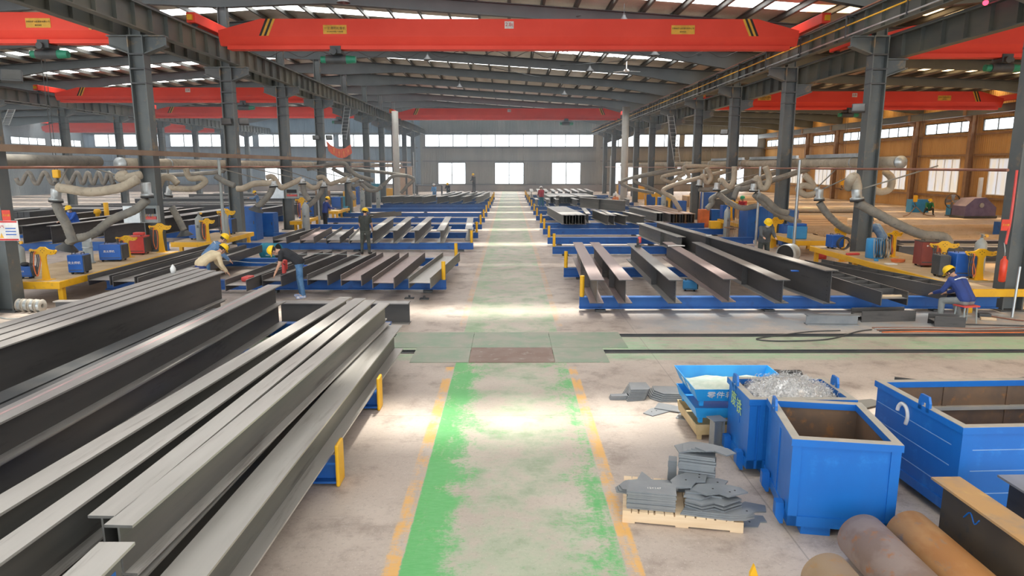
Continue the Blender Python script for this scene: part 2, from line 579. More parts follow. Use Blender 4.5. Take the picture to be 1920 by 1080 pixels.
holes = [(a, b, 1.0, 3.85) for a, b in low + EX] + [(a, b, 5.96, 7.56) for a, b in strip_w]
m = MB()
for p, q in zip(XB, XB[1:]):
    hs = []
    for h in holes:
        a, b = max(h[0], p), min(h[1], q)
        if b > a: hs.append((a, b, h[2], h[3]))
    wall_with_holes(m, p, q, roof_z, hs, lambda u, z: (u, WY, z), [7.56], 2 if p < RIDGE else 0)  # bays beyond the ridge take the siding coloured for glare
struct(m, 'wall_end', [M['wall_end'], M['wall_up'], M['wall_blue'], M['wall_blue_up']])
wn = [0]
def window_end(a, b, z0, z1, nv, nh):
    wn[0] += 1
    m = MB()
    f = .05
    m.box(a, b, WY - .05, WY + .05, z0, z0 + f); m.box(a, b, WY - .05, WY + .05, z1 - f, z1)
    m.box(a, a + f, WY - .05, WY + .05, z0 + f, z1 - f); m.box(b - f, b, WY - .05, WY + .05, z0 + f, z1 - f)
    for i in range(1, nv):
        x = a + (b - a) * i / nv
        m.box(x - f, x + f, WY - .04, WY + .04, z0 + f, z1 - f)
    for i in range(1, nh):
        z = z0 + (z1 - z0) * (.42 if nh == 2 else i / nh)
        m.box(a + f, b - f, WY - .03, WY + .03, z - f / 3, z + f / 3)
    w = struct(m, 'window_%d' % wn[0], M['purlin'])
    MB().quad((a + f, WY + .01, z0 + f), (b - f, WY + .01, z0 + f), (b - f, WY + .01, z1 - f), (a + f, WY + .01, z1 - f)).build('pane', M['glass'], w)
for a, b in low + EX: window_end(a, b, 1.0, 3.85, 2, 2)
for a, b in strip_w: window_end(a, b, 5.96, 7.56, max(4, round((b - a) / 1.9)), 1)
# girts and a skirting wall on the end wall
tn = [2]
for z in (.95, 4.05, 5.8, 7.7):
    tn[0] += 1
    m = MB()
    for a, b in zip([LX, -32.5, XL, XR], [-32.5, XL, XR, WX]):
        m.box(a + .3, b - .3, WY - .2, WY - .06, z - .06, z + .06)
    struct(m, 'trim_%d' % tn[0], M['purlin'])
m = MB().box(LX, WX, WY - .12, WY - .01, 0, .9)
struct(m, 'baseboard_end', mat('grey brown dado', (.28, .24, .21), (.22, .19, .17), .8, .7))
# side walls
def side_wall(X, name, mats, holes, sgn):
    m = MB()
    wall_with_holes(m, NEAR, WY, lambda u: roof_z(X), holes, lambda u, z: (X, u, z), [7.3])
    struct(m, 'wall_' + name, mats)
RH = [(Y0 + SP * k + 1.6, Y0 + SP * k + 5.4, 1.35, 3.95) for k in range(-4, 10)]
RS = [(Y0 + SP * k + .5, Y0 + SP * k + 6.5, 5.9, 6.75) for k in range(-4, 10)]
side_wall(WX, 'right', [M['wall_warm'], M['wall_warm']], RH + RS, 1)
side_wall(LX, 'left', [M['wall_pale'], M['wall_pale']], RS, -1)
def window_side(X, y0, y1, z0, z1, nv, sheet):
    wn[0] += 1
    m = MB()
    f = .06
    m.box(X - .05, X + .05, y0, y1, z0, z0 + f); m.box(X - .05, X + .05, y0, y1, z1 - f, z1)
    m.box(X - .05, X + .05, y0, y0 + f, z0 + f, z1 - f); m.box(X - .05, X + .05, y1 - f, y1, z0 + f, z1 - f)
    for i in range(1, nv):
        y = y0 + (y1 - y0) * i / nv
        m.box(X - .04, X + .04, y - f / 2, y + f / 2, z0 + f, z1 - f)
    w = struct(m, 'window_%d' % wn[0], M['white'] if sheet == 'milk' else M['purlin'])
    MB().quad((X, y0 + f, z0 + f), (X, y1 - f, z0 + f), (X, y1 - f, z1 - f), (X, y0 + f, z1 - f)).build('pane', M[sheet], w)
for a, b, c, d in RH:
    if a > 30: window_side(WX, a, b, c, d, 4, 'milk')
    else: MB().quad((WX, a, c), (WX, b, c), (WX, b, d), (WX, a, d)).build('wall_right', M['wall_warm'], kind='structure')
for a, b, c, d in RS:
    window_side(WX, a, b, c, d, 4, 'glass')
    window_side(LX, a, b, c, d, 4, 'glass')
for z in (1.1, 4.2, 5.7, 7.0):
    tn[0] += 1
    struct(MB().box(WX - .22, WX - .06, NEAR, WY, z - .07, z + .07), 'trim_%d' % tn[0], M['rust'])

# ---------------------------------------------------------------- roof frame
def haunch(x):
    d = .5
    for c in (LX + 1, -32.5, XL, XR, WX - .5):
        d = max(d, .95 - abs(x - c) * .11)
    return d
RXS = sorted({LX, WX, RIDGE, *[LX + i * 1.5 for i in range(61)]})
for k in range(-1, 10):
    y = Y0 + SP * k
    m = MB()
    for a, b in zip(RXS, RXS[1:]):
        za, zb = roof_z(a) - .24, roof_z(b) - .24
        la, lb = za - haunch(a), zb - haunch(b)
        m.quad((a, y, la), (b, y, lb), (b, y, zb), (a, y, za))
        for z0, z1 in ((za, zb), (la, lb)):
            m.add([(a, y - .14, z0), (b, y - .14, z1), (b, y + .14, z1), (a, y + .14, z0), (a, y - .14, z0 - .03), (b, y - .14, z1 - .03), (b, y + .14, z1 - .03), (a, y + .14, z0 - .03)],
                  [(3, 2, 1, 0), (4, 5, 6, 7), (0, 1, 5, 4), (2, 3, 7, 6)])
    m.build('roof_rafter', M['rafter'], label='dark grey roof rafter spanning over the %s column pair from the near end' % FIRST[k + 1], cat='rafter', group='roof rafters across the hall')
x = LX + 1.0
while x < WX - .3:
    z = roof_z(x)
    m = MB().box(x - .014, x + .014, NEAR, WY - .1, z - .23, z - .03).box(x - .014, x + .08, NEAR, WY - .1, z - .235, z - .21).box(x - .08, x + .014, NEAR, WY - .1, z - .035, z - .02)
    m.build('roof_purlin', M['purlin'], label='thin grey roof purlin running the whole length under the roof sheets', cat='purlin', group='roof purlins')
    x += 1.4
# ================================================================ COLUMNS, RUNWAYS, CRANES
ZRW, ZRO, HG = 8.25, 7.55, .74     # runway top
def hsec(mb, x, y, z0, z1, dx, by, t=.03):
    # H column: flanges face +-x, web between them
    mb.box(x - dx / 2, x - dx / 2 + t, y - by / 2, y + by / 2, z0, z1)
    mb.box(x + dx / 2 - t, x + dx / 2, y - by / 2, y + by / 2, z0, z1)
    mb.box(x - dx / 2 + t, x + dx / 2 - t, y - t / 2, y + t / 2, z0, z1)
SIDE = {XL: 'beam-stack side', XR: 'scrap-bin side'}
def column(X, k, label, cor=((-1, 0), (1, 0)), yoff=0):
    # cor: (direction, runway underside height) of each bracket
    y = Y0 + SP * k + yoff
    t = T('steel_column', label, 'column', (X, y, 0), group='steel columns along the crane runways')
    zt = ZRW - HG
    m = MB()
    hsec(m, 0, 0, .03, zt - .04, .50, .40, .035)
    m.box(-.25, .25, -.2, .2, zt - .04, zt)
    for z in (6.0, 6.45, 6.9):
        m.cur = 1
        m.box(-.255, .255, -.205, .205, z, z + .05)
    m.build('shaft', [M['column'], M['dark']], t)
    m = MB()
    hsec(m, 0, 0, zt, roof_z(X) - .24 - haunch(X) - .03, .36, .3, .025)
    m.build('upper_shaft', M['column'], t)
    MB().box(-.34, .34, -.3, .3, 0, .03).build('base_plate', M['dark'], t)
    for s, zb in cor:
        zb = zb or zt
        m = MB()
        m.prism([(.25, zb - .54), (.92, zb - .29), (.92, zb - .04), (.25, zb - .04)], (0, -.02, 0), (s, 0, 0), (0, 0, 1), (0, .04, 0))
        m.box(min(s * .25, s * .92), max(s * .25, s * .92), -.16, .16, zb - .04, zb)
        m.prism([(.25, zb - .58), (.92, zb - .33), (.92, zb - .29), (.25, zb - .54)], (0, -.16, 0), (s, 0, 0), (0, 0, 1), (0, .32, 0))
        m.build('bracket', M['column'], t)
    return t
for X in (XL, XR):
    for k in range(-1, 10):
        column(X, k, '%s grey steel column from the near end on the %s of the lane' % (FIRST[k + 1], SIDE[X]), ((-1, 0), (1, 0)) if X < 0 else ((-1, 0), (1, ZRO - HG)))
for k in range(3, 10):
    column(-32.5, k, 'grey steel column far behind the beam-stack side, %s from its far end' % FIRST[9 - k])
for k in range(2, 10):
    y = Y0 + SP * k
    m = MB()
    hsec(m, 0, 0, 0, roof_z(WX) - .24 - haunch(WX - .5) - .2, .4, .35)
    m.box(-.75, -.2, -.16, .16, ZRW - .74, ZRO - .54)
    m.prism([(.2, ZRO - .99), (.75, ZRO - .74), (.75, ZRO - .64), (.2, ZRO - .64)], (0, -.02, 0), (-1, 0, 0), (0, 0, 1), (0, .04, 0))
    m.build('wall_column', M['rust'], loc=(WX - .45, y, 0), label='brown steel column standing against the warm yellow side wall, %s from its far end' % FIRST[9 - k], cat='column', group='columns against the yellow wall')
def runway(X, y0, y1, label, bars=0, ztop=None):
    ztop = ztop or ZRW
    t = T('runway_girder', label, 'girder', (X, y0, ztop - HG), group='crane runway girders')
    L = y1 - y0
    h = HG
    m = MB()
    m.box(-.17, .17, 0, L, h - .03, h).box(-.13, .13, 0, L, 0, .03).box(-.012, .012, 0, L, .03, h - .03)
    y = .5
    while y < L:
        m.box(-.13, .13, y - .01, y + .01, .03, h - .03)
        y += 1.0
    m.build('girder', M['girder'], t)
    MB().box(-.04, .04, 0, L, h, h + .1).build('crane_rail', M['dark'], t)
    if bars:
        s = -1 if X > 0 else 1
        for i, (dz, mm) in enumerate(((.70, 'brown_pipe'), (.36, 'yellow'), (.04, 'galv'))):
            MB().box(s * .34 - .02, s * .34 + .02, 0, L, dz, dz + .04).build('conductor_bar', M[mm], t)
        y = 1.2
        while y < L:
            m = MB()
            m.box(min(s * .03, s * .36), max(s * .03, s * .36), y, y + .04, .66, .70).box(s * .36 - .02, s * .36 + .02, y, y + .04, .0, .70)
            m.build('bar_bracket', M['dark'], t)
            y += 3.5
    return t
RY0, RY1 = 8.0, WY - .3
runway(XL + .6, RY0, RY1, 'dark crane runway girder over the beam-stack side, carrying the main bay cranes')
runway(XL - .65, RY0, RY1, 'dark crane runway girder behind the beam-stack side columns, carrying the outer bay cranes')
runway(XR - .6, RY0, RY1, 'dark crane runway girder with conductor bars over the scrap-bin side', bars=1)
runway(XR + .65, RY0, RY1, 'dark crane runway girder behind the scrap-bin side columns, facing the yellow wall', ztop=ZRO)
runway(-31.9, 40, RY1, 'dark far runway girder on the outermost column row behind the beam stack')
runway(-33.15, 40, RY1, 'dark far runway girder on the back of the outermost column row')
MB().box(-.15, .15, 0, RY1 - 30, 0, .5).box(-.22, .22, 0, RY1 - 30, .5, .54).build('runway_girder', M['girder'], loc=(WX - 1.0, 30, ZRO - .54), label='dark runway girder bracketed along the yellow side wall', cat='girder', group='crane runway girders')

def txt(body, name, parent, mat_, loc, size, rot=(math.pi / 2, 0, 0), ext=.002, align='CENTER'):
    c = bpy.data.curves.new(name, 'FONT')
    c.body = body
    c.size = size
    c.align_x = align
    c.align_y = 'CENTER'
    c.extrude = ext
    c.materials.append(mat_)
    tmp = bpy.data.objects.new(name, c)
    COL.objects.link(tmp)
    bpy.context.view_layer.update()
    me = bpy.data.meshes.new_from_object(tmp.evaluated_get(bpy.context.evaluated_depsgraph_get()))
    bpy.data.objects.remove(tmp)
    bpy.data.curves.remove(c)
    o = bpy.data.objects.new(name, me)
    COL.objects.link(o)
    o.location = loc
    o.rotation_euler = rot
    if parent is not None: o.parent = parent
    return o
M['sign_yellow'] = mat('yellow sign plate', (.86, .46, .05), None, 4, .5)
M['sign_white'] = mat('white sign plate', (.85, .82, .78), None, 4, .5)
M['ink'] = mat('black ink', (.03, .025, .02), None, 4, .6)
M['hoist_green'] = mat('hoist green', (.02, .26, .15), None, 3, .4)
M['ink_red'] = mat('red ink', (.65, .05, .05), None, 4, .6)
def crane(x0, x1, y, zb, zt, label, hoist_x, group='red overhead cranes', cap=True, stripes=True, plates=True, hang=None, zr=None):
    # zb, zt: girder bottom and top
    t = T('overhead_crane', label, 'crane', (0, y, zb), group=group)
    H = zt - zb
    zc = (zr or ZRW) + .18 - zb      # end carriage underside, wheels on the rail
    # sectioned box girder: upper face, set-back lower face, bottom flange
    ta = 1.6
    m = MB()
    a, b = x0 + .43, x1 - .43
    prof = [(a, .20), (a + .45, .04), (b - .45, .04), (b, .20), (b, H * .62), (b - ta, H), (a + ta, H), (a, H * .62)]
    # front/back faces bulge above and taper below
    def ring(zf, half):
        pass
    up = [(a, H * .42), (b, H * .42), (b, H * .62), (b - ta, H), (a + ta, H), (a, H * .62)]
    m.prism(up, (0, -.24, 0), (1, 0, 0), (0, 0, 1), (0, .48, 0))
    # sloped lower web
    m.add([(a, -.24, H * .42), (b, -.24, H * .42), (b, -.10, .15), (a, -.10, .15), (a, .24, H * .42), (b, .24, H * .42), (b, .10, .15), (a, .10, .15)],
          [(3, 2, 1, 0), (4, 5, 6, 7), (0, 4, 7, 3), (1, 2, 6, 5), (2, 3, 7, 6)])
    m.build('girder', M['red'], t)
    MB().box(a + .3, b - .3, -.22, .22, 0, .025).box(a + .3, b - .3, -.03, .03, .025, .15).box(a + .3, b - .3, -.23, -.21, 0, .14).build('bottom_flange', M['red'], t)
    for s, xe in ((1, x0), (-1, x1)):
        m = MB()
        m.bbox(xe - .16, xe + .16, -1.5, 1.5, zc, zc + .36, .02)
        e = m.build('end_carriage', M['red'], t)
        for yy in (-1.2, 1.2):
            MB().cyl((xe - .08, yy, zc + .03), (xe + .08, yy, zc + .03), .105, n=16).build('wheel', M['dark'], e)
        MB().box(xe - .08, xe + .08, -1.62, -1.5, zc + .08, zc + .26).build('buffer', M['yellow'], e)
    if stripes:
        for s, xe in ((1, a + ta + .2), (-1, b - ta - .2)):
            for q in range(4):
                w = .09
                x = xe + s * q * w
                MB().prism([(x, H), (x + s * w, H), (x + s * w - s * .28, H * .44), (x - s * .28, H * .44)] if s > 0 else [(x + s * w, H), (x, H), (x + .28, H * .44), (x + s * w + .28, H * .44)],
                           (0, -.243, 0), (1, 0, 0), (0, 0, 1), (0, .003, 0)).build('warning_stripe', M['ink'] if q % 2 == 0 else M['sign_yellow'], t)
    mid = (x0 + x1) / 2
    if cap:
        sgn = MB().box(mid - .17, mid + .17, -.255, -.241, H * .68, H * .68 + .26).build('capacity_sign', M['sign_white'], t)
        txt('2.8t', 'lettering', sgn, M['ink_red'], (mid, -.258, H * .68 + .14), .19)
    if plates:
        for sx, l1, l2 in ((-1, '一定遵照起重机', '安全操作规程 严禁超载'), (1, '河南省矿山起重机有限公司', '服务热线')):
            xp = mid + sx * (x1 - x0) * .288
            sgn = MB().box(xp - .44, xp + .44, -.255, -.241, H * .5, H * .5 + .32).build('name_plate', M['sign_yellow'], t)
            txt(l1, 'lettering', sgn, M['ink'], (xp, -.258, H * .5 + .20), .115 if sx < 0 else .07)
            txt(l2, 'lettering', sgn, M['ink'], (xp, -.258, H * .5 + .08), .06)
    if hoist_x is not None:
        h = MB().box(hoist_x - .22, hoist_x + .22, -.3, .3, -.16, -.03).box(hoist_x - .2, hoist_x + .2, -.27, -.23, -.03, .12).box(hoist_x - .2, hoist_x + .2, .23, .27, -.03, .12).build('hoist', M['dark'], t)
        MB().cyl((hoist_x - .42, 0, -.34), (hoist_x + .35, 0, -.34), .17, n=16).build('drum', M['dark'], h)
        MB().cyl((hoist_x + .35, 0, -.34), (hoist_x + .7, 0, -.34), .16, .13, n=16).build('motor', M['hoist_green'], h)
        MB().cyl((hoist_x - .62, 0, -.34), (hoist_x - .42, 0, -.34), .13, n=16).build('gearbox', M['hoist_green'], h)
        MB().cyl((hoist_x - .05, -.42, -.1), (hoist_x - .05, -.2, -.1), .12, n=14).build('trolley_motor', M['dark'], h)
        if hang is not None:
            zz = hang - zb
            m = MB()
            for dx in (-.07, .07):
                m.cyl((hoist_x + dx, 0, -.4), (hoist_x + dx * .7, 0, zz + .55), .012, n=6)
            m.build('wire_rope', M['dark'], h)
            MB().bbox(hoist_x - .11, hoist_x + .11, -.08, .08, zz + .2, zz + .56, .03).build('hook_block', M['yellow'], h)
            pts = [(hoist_x, 0, zz + .22), (hoist_x, 0, zz + .1), (hoist_x + .09, 0, zz + .02), (hoist_x + .05, 0, zz - .09), (hoist_x - .06, 0, zz - .08), (hoist_x - .1, 0, zz + .0)]
            MB().tube(spline(pts, 4), .028, 8).build('hook', M['dark'], h)
    return t
crane(XL + .6, XR - .6, 27.0, 7.73, 8.82, 'long red overhead crane nearest above the lane with white 2.8t sign', -6.55, )
crane(XL + .6, XR - .6, 68.5, 7.85, 8.95, 'far red overhead crane spanning the main bay before the end wall', 5.6, plates=False)
crane(-31.9, XL - .65, 25.6, 7.7, 8.75, 'red overhead crane over the outer bay beside the beam stack, green hoist below', -16.6, plates=True, cap=False)
crane(-31.9, XL - .65, 48.9, 7.75, 8.75, 'farther red overhead crane over the outer bay behind the beam stack', -18.5, plates=False)
crane(-31.9, XL - .65, 61.5, 7.55, 8.5, 'farthest red overhead crane over the outer bay, partly hidden behind another', -15, plates=False, cap=False)
crane(XR + .65, WX - 1.0, 26.0, 7.3, 8.4, 'near red overhead crane over the yellow-walled bay, cut off by the picture edge', 18.2, hang=None, cap=False, plates=False, zr=ZRO)
crane(XR + .65, WX - 1.0, 46.9, 7.12, 8.3, 'far red overhead crane crossing the yellow-walled bay', 22.8, hang=1.9, zr=ZRO)
crane(-55.5, -33.2, 82.3, 7.3, 8.4, 'small distant red crane in the outermost bay', None, plates=False, cap=False, stripes=False)
# ================================================================ STEEL BEAMS AND WORK TABLES
def hprofile(h, b, tw, tf):
    # outline of an H in (y, z), bottom centre at the origin
    return [(-b / 2, 0), (b / 2, 0), (b / 2, tf), (tw / 2, tf), (tw / 2, h - tf), (b / 2, h - tf), (b / 2, h), (-b / 2, h), (-b / 2, h - tf), (-tw / 2, h - tf), (-tw / 2, tf), (-b / 2, tf)]
def beam(A, B, h, b, label, group=None, m='steel', lying=False, stiff=(), endplate=None, tw=.014, tf=.02, name='steel_beam', cat='beam'):
    A, B = Vector(A), Vector(B)
    d = B - A
    L = d.length
    rz = math.atan2(d.y, d.x)
    pr = hprofile(h, b, tw, tf)
    if lying:     # turned on its side: flanges upright, web flat
        pr = [(z - h / 2, b / 2 - y) for y, z in pr]
    mb = MB().prism(pr, (0, 0, 0), (0, 1, 0), (0, 0, 1), (L, 0, 0))
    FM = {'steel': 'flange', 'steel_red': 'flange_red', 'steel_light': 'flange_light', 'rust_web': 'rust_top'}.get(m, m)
    # level faces and flange edges are paler: skylight sheen put into the colour
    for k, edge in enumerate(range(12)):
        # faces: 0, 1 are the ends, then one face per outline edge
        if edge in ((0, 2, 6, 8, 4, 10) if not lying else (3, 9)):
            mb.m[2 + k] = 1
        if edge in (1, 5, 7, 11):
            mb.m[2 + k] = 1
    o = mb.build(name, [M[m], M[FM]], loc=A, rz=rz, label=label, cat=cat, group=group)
    if abs(d.z) > .01:
        o.rotation_euler = (0, -math.atan2(d.z, math.hypot(d.x, d.y)), rz)
    for st in stiff:
        x = st if st >= 0 else L + st
        s = MB()
        if lying:
            s.box(x - .008, x + .008, -h / 2 + tf, h / 2 - tf, b / 2 + tw / 2, b - .01)
            s.build('stiffener_plate', M[m], o)
        else:
            for sy in (-1, 1):
                MB().box(x - .008, x + .008, min(sy * tw / 2, sy * (b / 2 - .01)), max(sy * tw / 2, sy * (b / 2 - .01)), tf, h - tf).build('stiffener_plate', M[m], o)
    if endplate is not None:   # bolted splice holes near an end of the web
        x = endplate if endplate >= 0 else L + endplate
        s = MB()
        for q in range(7):
            z = tf + .06 + q * (h - 2 * tf - .12) / 6
            s.cyl((x, -tw / 2 - .003, z), (x, tw / 2 + .003, z), .014, n=8)
        s.build('bolt_hole', M['black'], o)
    return o
def cen(p, q): return (p + q) / 2
def ext(near, far, Y):      # stretch a beam's axis to a nearer Y
    t = (Y - far.y) / (near.y - far.y)
    return far + (near - far) * t

# ---- foreground stack on low blue rails
FG = 'long beams of the foreground stack'
zc = 1.10
def fg(pl, pr, nl, nr, z, ynear, h, b, label, m='steel_light', **k):
    far = cen(g(*pl, z), g(*pr, z))
    nea = cen(g(*nl, z), g(*nr, z))
    near = nea if ynear is None else ext(nea, far, ynear)
    near.z = far.z = z - h
    return beam(near, far, h, b, label, FG, m, **k)
fg((636, 556), (660, 557), (353, 720), (397, 720), zc, 2.4, .36, .22, 'long light beam topping the foreground stack, fourth of the four from the lane')
fg((668, 557), (683, 561), (430, 720), (463, 720), zc, 2.4, .36, .2, 'long light beam topping the foreground stack, third of the four from the lane')
fg((687, 562), (701, 563), (162, 967), (219, 967), zc, None, .36, .19, 'long light beam topping the foreground stack, second from the lane, near end in view')
fg((711, 566), (730, 569), (194, 982), (249, 987), zc, None, .36, .19, 'long light beam topping the foreground stack, nearest the lane, near end in view')
# stub in front of them
e = beam((-2.43, 2.2, zc - .36), (-2.43, 3.86, zc - .36), .36, .22, 'short light beam end before the two near beam ends, blue mark on its web', FG, 'steel_light')
MB().box(1.45, 1.6, -.0085, -.0072, .12, .2).build('paint_mark', M['bin_blue'], e)
# lower layer
zd = .70
fg((718, 610), (757, 609), (300, 1080), (387, 1080), zd, 2.4, .43, .31, 'wide low grey beam along the lane edge of the foreground stack', 'steel_light')
for i in range(4):
    dx = -.325 * (i + 1)
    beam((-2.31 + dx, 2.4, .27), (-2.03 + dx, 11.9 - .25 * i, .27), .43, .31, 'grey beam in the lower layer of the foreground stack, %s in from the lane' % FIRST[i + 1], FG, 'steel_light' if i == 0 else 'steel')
# the pair standing alone, one on the other
fl, fr, nl, nr = g(505, 533, zc), g(525, 534, zc), g(0, 763, zc), g(0, 797, zc)
far, near = cen(fl, fr), ext(cen(nl, nr), cen(fl, fr), 2.6)
pk = beam((near.x, near.y, .72), (far.x, far.y, .72), .38, .27, 'single grey beam with a pinkish stripe along its top, lying on another beam', FG, 'steel')
MB().box(.1, (far - near).length - .1, .012, .05, .38, .3806).build('pink_stripe', mat('pinkish oxide stripe', (.55, .36, .36), (.42, .33, .33), 6, .5, .3, stretch=(.5, 4, 4)), pk)
beam((near.x - .05, near.y, .27), (far.x - .05, far.y + .25, .27), .45, .34, 'heat-marked grey beam carrying the pink-striped beam', FG, 'steel')
# deep group at the back of the stack
fa, na = g(422, 509, zc), g(0, 652, zc)
for i in range(4):
    dx = -.12 - .275 * i
    far = Vector((fa.x + dx, fa.y + .2 * i, .47))
    near = ext(Vector((na.x + dx, na.y, .47)), far, 3.0)
    beam(near, far, .63, .22, 'deep dark grey beam in the back row of the stack, %s from the pink-striped beam' % FIRST[i], FG, 'steel')
for i in range(4):
    dx = -.12 - .275 * i
    beam((na.x + dx - .19, 3.0, .27), (fa.x + dx, fa.y - .1 + .2 * i, .27), .2, .24, 'shallow dark beam under the deep back beams, %s from the pink-striped beam' % FIRST[i], 'shallow beams under the stack', 'dark')
for i, x in enumerate((-5.2, -5.55, -5.9)):
    beam((x - .25, 2.6, .27), (x, 13.0 - .2 * i, .27), .43, .3, 'low dark beam in the gap behind the pink-striped beam, %s from it' % FIRST[i], FG, 'dark')
def rail(x0, x1, Y, label, group, h=.24, z0=.03, post=None, pz=.35, feet=None, b=.2, two=False):
    # blue I-beam rail along x; x0 is the lane end
    s = 1 if x1 > x0 else -1
    L = abs(x1 - x0)
    t = T('floor_rail', label, 'rail', (x0, Y, 0), 0 if s > 0 else math.pi, group)
    MB().prism(hprofile(h, b, .02, .025), (0, 0, z0), (0, 1, 0), (0, 0, 1), (L, 0, 0)).build('rail_beam', M['blue'], t)
    if post is not None:
        MB().cyl((post, 0, z0 + h), (post, 0, z0 + h + pz), .055, n=14).build('stop_post', M['yellow'], t)
    if feet:
        q = .5
        while q < L:
            MB().box(q - .12, q + .12, -.11, .11, 0, z0 - .02).box(q - .04, q + .04, -.05, .05, z0 - .02, z0).build('foot', M['dark'], t)
            q += feet
    return t
for i, y in enumerate((6.9, 9.2, 11.3, 13.4)):
    t = rail(-1.86 if i < 2 else -2.4, -8.2, y, 'low blue rail under the foreground stack, %s from the near end' % FIRST[i], 'low rails under the stack')
    if i < 2:
        MB().bbox(-.04, .0, -.12, .12, 0.0, .47, .015).build('stop_plate', M['yellow'], t)
beam((-5.0, 14.55, 0), (-2.18, 14.5, 0), .47, .3, 'dark beam lying crosswise on the floor behind the foreground stack', None, 'steel')

# ---- work tables: rows of blue rails on both sides of the lane
LY = [18.2, 22.6, 27.2, 31.5, 36, 40.5, 45, 50, 54.4, 59.2, 63, 68]
RYS = [15.75, 20.4, 25.9, 29.3, 33.4, 36.8, 42.2, 47, 52.5, 58, 63, 68, 73]
for i, y in enumerate(LY):
    xe = -10.9 if i not in (4,) else -10.9
    rail(-1.72 if i < 2 else -1.45, -10.95, y, 'blue work-table rail on the stack side of the lane, %s from the near end' % FIRST[i], 'blue rails on the stack side', .26, .09, post=.07, pz=.5, feet=4.2)
for i, y in enumerate(RYS):
    rail(1.66, 11.58 if i == 0 else (9.4 if i < 3 else 10.6), y, 'blue work-table rail on the bin side of the lane, %s from the near end' % FIRST[i], 'blue rails on the bin side', .28, .07, post=.06, pz=.5, feet=4.0)
ZT = .355
def tb(nb, ft, h, b, label, group, m='steel', lying=False, **k):
    # nb: pixel of the near end's underside centre, ft: pixel of the far end's top centre
    A = g(*nb, ZT)
    hh = b if lying else h
    B = g(*ft, ZT + hh)
    B.z = ZT
    return beam(A, B, h, b, label, group, m, lying, **k)
# stack side, first table: beams lying on their sides (flanges upright), near ends over the first rail
G1 = 'beams lying flat on the first stack-side table'
lie = [((793, 541), (846, 465), .57), ((719, 541), (781, 465), .56), ((659, 536), (733, 465), .55), ((596, 535), (690, 464), .55), ((510, 537), (636, 462), .52), ((443, 546), (590, 463), .55)]
LIE = []
for i, (n_, f_, h) in enumerate(lie):
    A = g(n_[0] - 6 * (i == 0), n_[1], ZT)
    B = g(f_[0], f_[1] + 8, ZT + .28)
    B.z = ZT
    LIE.append((A, B))
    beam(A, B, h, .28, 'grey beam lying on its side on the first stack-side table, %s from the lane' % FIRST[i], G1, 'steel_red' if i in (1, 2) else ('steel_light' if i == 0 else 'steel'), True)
for i, (x0, y0, x1, y1) in enumerate(((-9.1, 16.9, -9.15, 24.2), (-9.85, 17.1, -9.8, 24.3), (-10.6, 17.3, -10.55, 24.4))):
    beam((x0, y0, ZT), (x1, y1, ZT), .58, .26, 'grey beam lying on its side beside the yellow platform, %s from the platform' % FIRST[2 - i], 'beams lying flat beside the platform', 'steel', True)
# stack side, second table
G2 = 'upright beams on the second stack-side table'
up2 = [((699, 456.5), (737, 406)), ((738, 456.5), (770, 406)), ((778, 456.5), (808, 406)), ((826, 456), (841, 406))]
for i, (n_, f_) in enumerate(up2):
    tb(n_, f_, .52, .3, 'upright brownish beam on the second stack-side table, %s from the lane' % FIRST[4 - i], G2, 'steel_light')
tb((879, 452), (882, 408), .5, .3, 'upright brownish beam on the second stack-side table, at its lane end', G2, 'steel_light')
G3 = 'beams lying flat on the second stack-side table'
for i, (n_, f_) in enumerate((((525, 457), (582, 421)), ((576, 457), (611, 419)), ((625, 457), (652, 419)), ((668, 457), (684, 421)))):
    A, B = g(*n_, ZT), g(f_[0], f_[1] + 7, ZT + .25)
    B.z = ZT
    beam(A, B, .55, .27, 'flat-lying beam behind the man in black, %s from the blue cabinets' % FIRST[i], G3, ('steel', 'steel_red', 'steel', 'steel_light')[i], True)
beam(g(747, 404, ZT), Vector((g(756, 386, ZT).x, 40.3, ZT)), .5, .26, 'short flat beam resting alone on a far stack-side rail', None, 'steel_light', True)
# stack side, far tables
G4 = 'upright beams on the far stack-side tables'
for i, px in enumerate((717, 734, 756, 775, 792, 820, 842, 868, 893)):
    A = g(px, 381.5, ZT)
    beam(A, (A.x + (1.0 - i * .07), 60.3, ZT), .55, .3, 'upright grey beam on the far stack-side table, %s from the lane' % FIRST[8 - i], G4, 'steel_light')
for i, px in enumerate((832, 846, 862, 878, 893, 904)):
    x = gy(px, 361, 62).x
    beam((x, 61, ZT), (x + .5, 69, ZT), .55, .32, 'upright grey beam on the farthest stack-side rails, %s from the lane' % FIRST[5 - i], 'upright beams on the farthest rails', 'steel_light')
# bin side, first table
G5 = 'upright beams on the first bin-side table'
up1 = [((1119, 569.2), (1083, 454)), ((1172.5, 569.2), (1114.5, 454)), ((1266, 569.5), (1184, 456)), ((1367, 567), (1251, 453.5)), ((1466, 569.3), (1305.5, 453.5))]
for i, (n_, f_) in enumerate(up1):
    tb(n_, f_, .54, .31, 'upright grey beam on the first bin-side table, %s from the lane' % FIRST[i], G5, 'steel_red' if i in (0, 1, 3) else 'steel', stiff=(2.0, 3.6) if i in (0, 1) else ((2.4,) if i in (2, 4) else ()), endplate=.12 if i in (2, 4) else None)
DEEP = A, B = g(1555, 569.8, ZT), g(1232, 415, ZT + .76)
beam(A, (B.x, B.y, ZT), .76, .3, 'deepest and longest grey beam, slanting across both bin-side tables, bolt holes at its near end', 'long beams across the bin-side tables', 'steel', stiff=(7.5,), endplate=.14)
A, B = g(1277, 473, ZT), g(1199, 418, ZT + .55)
beam(A, (B.x, B.y, ZT), .55, .3, 'grey beam ending in mid-table behind the first bin-side beams', 'long beams across the bin-side tables', 'steel_light', stiff=(2.2,))
